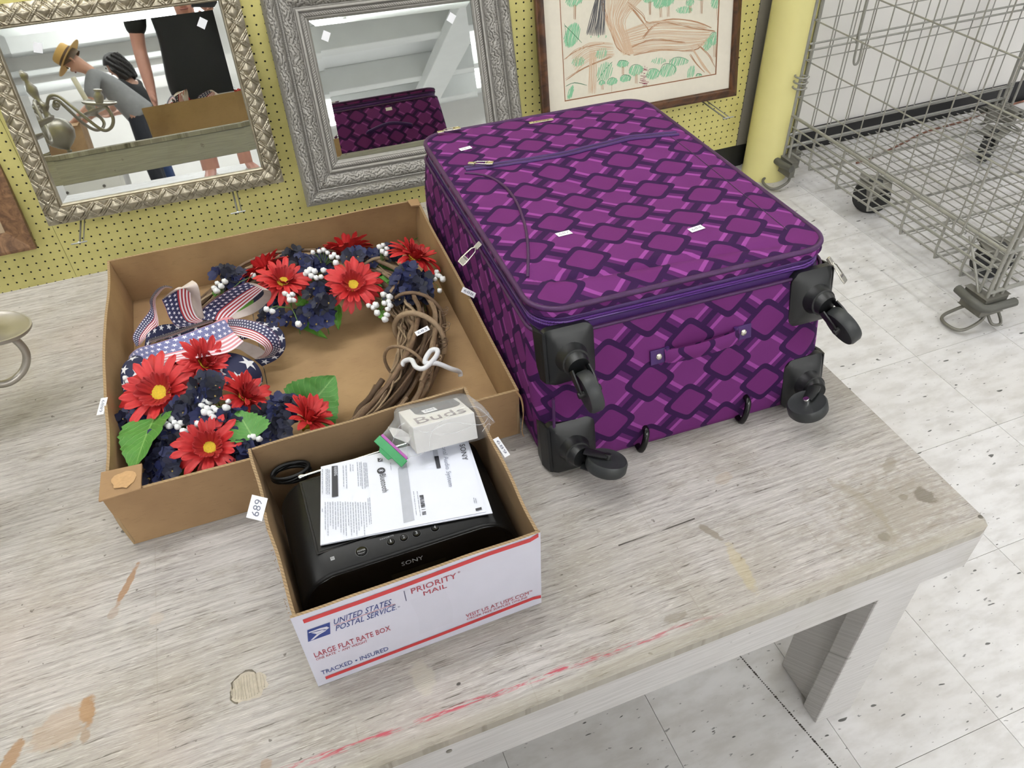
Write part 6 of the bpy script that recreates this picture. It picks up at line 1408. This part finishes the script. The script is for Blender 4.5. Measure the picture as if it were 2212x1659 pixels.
    for sx in (-1, 1):
        bm = MB(); bm.lathe([(0.001, -0.006), (0.008, -0.003), (0.009, 0.0), (0.008, 0.003), (0.001, 0.006)], TM(HP(sx*0.031, 0.082, 0.016), frame_from(Wp(tuple(fw)) - Wp((0,0,0)))), 12).build('eye', eyem, body, smooth=60)
        MB().tube([HP(sx*0.078, 0.0, 0.024), HP(sx*0.090, -0.010, 0.014), HP(sx*0.088, -0.006, -0.012), HP(sx*0.077, 0.004, -0.022)], 0.009, 8).build('ear', skinm, body, smooth=60)
    MB().tube([HP(-0.022, 0.078, -0.052), HP(0, 0.084, -0.053), HP(0.022, 0.078, -0.052)], 0.0055, 8).build('mouth', lipm, body, smooth=60)
    mb = MB(); rad = (0.088, 0.106, 0.108)
    def cap(u, v):
        th_ = u*2*PI; ph = v*PI*0.56; front = max(0, math.cos(th_)); low = ph*(1 - 0.34*front)
        k = 1 + 0.05*noise.noise(V((math.cos(th_)*3, math.sin(th_)*3, v*5)))
        return HP(rad[0]*math.sin(low)*math.sin(th_)*k, -0.006 + rad[1]*math.sin(low)*math.cos(th_)*k, 0.012 + rad[2]*math.cos(low)*k)
    mb.grid(cap, 28, 10, close_u=True); mb.build('hair', hairm, t, smooth=180)
    if hairtype == 'long':
        hb_ = MB()
        for k in range(46):
            a = PI*0.42 + (PI*1.16)*k/45; r0 = 0.080; pts = []
            for j in range(9):
                w = j/8; r = r0 + 0.022*math.sin(w*PI) + 0.010*math.sin(j*1.9 + k); pts.append(HP(r*math.sin(a)*1.0 + 0.006*math.sin(j*2.3+k*1.7), -0.01 + r*1.05*math.cos(a) - 0.012*w, 0.070 - 0.27*w))
            hb_.tube(catmull(pts, 2), 0.009, 6)
        hb_.build('long_hair', hairm, t, smooth=60)
    return t, HP, Wp
def standing(h=1.78, w=0.0):
    k = h/1.78
    return dict(hip=(0, 0, .98*k), chest=(0, -.01, 1.30*k), neck=(0, 0, 1.51*k), head=(0, .03, 1.64*k), look=(0, 1, -0.2),
        shL=(.185+w, -.01, 1.435*k), elL=(.235+w, -.03, 1.12*k), wrL=(.235+w, .05, .87*k), palmL=(0, 1, 0), shR=(-.185-w, -.01, 1.435*k), elR=(-.235-w, -.03, 1.12*k), wrR=(-.235-w, .05, .87*k), palmR=(0, 1, 0),
        hpL=(.095, 0, .92*k), knL=(.11, .02, .50*k), anL=(.12, -.01, .085), toL=(.15, .15, .035), hpR=(-.095, 0, .92*k), knR=(-.11, .02, .50*k), anR=(-.12, -.01, .085), toR=(-.15, .15, .035))
# the photographer; figure left = -x in the room when facing the wall (+y)
J = standing(1.80, 0.075)
# the right arm is raised with the phone
J['elR'] = (-.30, .06, 1.16); J['wrR'] = (-.155, .33, 1.455); J['palmR'] = (1, 0.2, 0.3)
J = {k: ((-v[0], v[1], v[2]) if k not in ('look',) else v) for k, v in J.items()}
figure('person', 'person in a black T-shirt and shorts standing at the table front holding up a phone', (0.70, -2.93), 0.0, J, dict(skin='#c79283', shirt='#141516', pants='#3c3733', hair='#3a2c22'), 'short', '#c9c6c0', True)
ph = thing('phone', 'dark phone held up by the person in the black T-shirt', 'phone', (0.775, -2.466, 1.46))
PM = camo.matrix_world @ Matrix.Translation((0.062, -0.028, 0.016))
MB().box((-0.072, -0.035, -0.004), (0.072, 0.035, 0.004), PM).build('case', plain('phone_case', '#17181b', 0.35), ph, bevel=0.003)
MB().box((-0.068, -0.031, 0.0041), (0.068, 0.031, 0.0046), PM).build('screen', plain('phone_screen', '#0a0b0d', 0.1), ph)
# man in a straw hat, bending over a box, far behind
def bend(J, hipz, angd, reach):
    a = math.radians(angd); out = dict(J); hp = V(J['hip'])
    for k in ('chest', 'neck', 'head', 'shL', 'shR', 'elL', 'elR', 'wrL', 'wrR'):
        p = V(J[k]) - hp; out[k] = tuple(hp + V((p.x, p.y*math.cos(a) + p.z*math.sin(a), p.z*math.cos(a) - p.y*math.sin(a))))
    for s, sx in (('L', 1), ('R', -1)):
        sh = V(out['sh'+s]); out['el'+s] = tuple(sh + V((0.04*sx, reach[0], -reach[1]))); out['wr'+s] = tuple(V(out['el'+s]) + V((-0.03*sx, reach[2], -reach[3])))
    out['look'] = (0, math.cos(a*0.8), -math.sin(a*0.8)-0.2); return out
Jm = bend(standing(1.76), .98, 36, (0.10, 0.27, 0.20, 0.12))
t2, HP2, _ = figure('person', 'person in a straw hat and grey shirt bending over a brown carton', (-0.02, -6.25), PI/2, Jm, dict(skin='#b98a72', shirt='#868686', pants='#20222a', hair='#6b5a49'), 'short', '#3a3a3a', False)
M_STRAW = plain('straw', '#c7a05c', 0.8, var=0.15, sc=200, bump=0.4); M_HBAND = plain('hat_band', '#4a3424', 0.7)
hat = thing('straw_hat', 'straw hat with a dark band on the bending person in the grey shirt', 'hat', tuple(HP2(0, 0, 0.1)))
hx = (HP2(0.1, 0, 0) - HP2(0, 0, 0)).normalized(); hzv = (HP2(0, 0, 0.1) - HP2(0, 0, 0)).normalized(); HM = Matrix((hx, hzv.cross(hx), hzv)).transposed().to_4x4(); HM.translation = HP2(0, -0.005, 0.045)
MB().lathe([(0.098, 0.004), (0.150, 0.0), (0.185, -0.006), (0.187, -0.002), (0.150, 0.005), (0.102, 0.010), (0.100, 0.020), (0.096, 0.085), (0.088, 0.100), (0.06, 0.104), (0.02, 0.102)], HM, 40).build('hat_body', M_STRAW, hat, smooth=50)
MB().lathe([(0.1020, 0.010), (0.1018, 0.035), (0.0995, 0.036), (0.0995, 0.010)], HM, 40).build('hat_ribbon', M_HBAND, hat, smooth=50)
Jw = bend(standing(1.62), .9, 12, (0.12, 0.24, 0.20, 0.02))
figure('person', 'person with long dark curly hair in a black top and jeans', (-0.03, -6.95), PI*0.62, Jw, dict(skin='#b58a75', shirt='#17181a', pants='#2c3f66', hair='#1c1614'), 'long', '#b9b9b9', False)
# a cardboard carton on a white chest beside them
M_CHEST = plain('white_chest', '#d6d3cc', 0.5, var=0.04, sc=6); M_KNOB = plain('dark_knob', '#4a4640', 0.5)
chs = thing('chest', 'white chest of drawers with a brown carton on top, seen in the gold mirror', 'chest', (-0.62, -6.2, 0))
MB().box((-0.98, -6.42, 0.06), (-0.30, -5.97, 0.66)).build('carcass', M_CHEST, chs, bevel=0.006)
MB().box((-1.0, -6.44, 0.66), (-0.28, -5.95, 0.685)).build('chest_top', M_CHEST, chs, bevel=0.004)
for k in range(3):
    dr = MB().box((-0.95, -5.972, 0.09 + k*0.19), (-0.33, -5.955, 0.26 + k*0.19)).build('drawer', M_CHEST, chs, bevel=0.004)
    for x in (-0.80, -0.48): MB().lathe([(0.006, 0), (0.006, 0.012), (0.014, 0.018), (0.012, 0.026), (0.003, 0.029)], TM((x, -5.955, 0.175 + k*0.19), frame_from((0, 1, 0))), 12).build('knob', M_KNOB, dr, smooth=50)
for x in (-0.95, -0.34):
    for y in (-6.39, -6.0): MB().box((x-0.02, y-0.02, 0), (x+0.02, y+0.02, 0.06)).build('foot', M_CHEST, chs)
cbx = thing('carton', 'tall open brown carton on the white chest beside the person in the straw hat', 'box', (-0.72, -6.2, 0.686))
for lo, hi in (((-0.92, -6.38, 0.690), (-0.52, -6.352, 0.95)), ((-0.92, -6.05, 0.690), (-0.52, -6.042, 0.95)), ((-0.92, -6.352, 0.690), (-0.912, -6.05, 0.95)), ((-0.528, -6.352, 0.690), (-0.52, -6.05, 0.95))):
    MB().box(lo, hi).build('carton_wall', M_KRAFT, cbx)
MB().box((-0.92, -6.38, 0.6855), (-0.52, -6.042, 0.690)).build('carton_bottom', M_KRAFT, cbx)
fl1 = MB().add([V((-0.92, -6.042, 0.95)), V((-0.52, -6.042, 0.95)), V((-0.53, -5.94, 0.915)), V((-0.91, -5.94, 0.915)), V((-0.92, -6.046, 0.954)), V((-0.52, -6.046, 0.954)), V((-0.53, -5.94, 0.919)), V((-0.91, -5.94, 0.919))], [(3,2,1,0), (4,5,6,7), (0,1,5,4), (1,2,6,5), (2,3,7,6), (3,0,4,7)]).build('carton_flap', M_KRAFT, cbx)
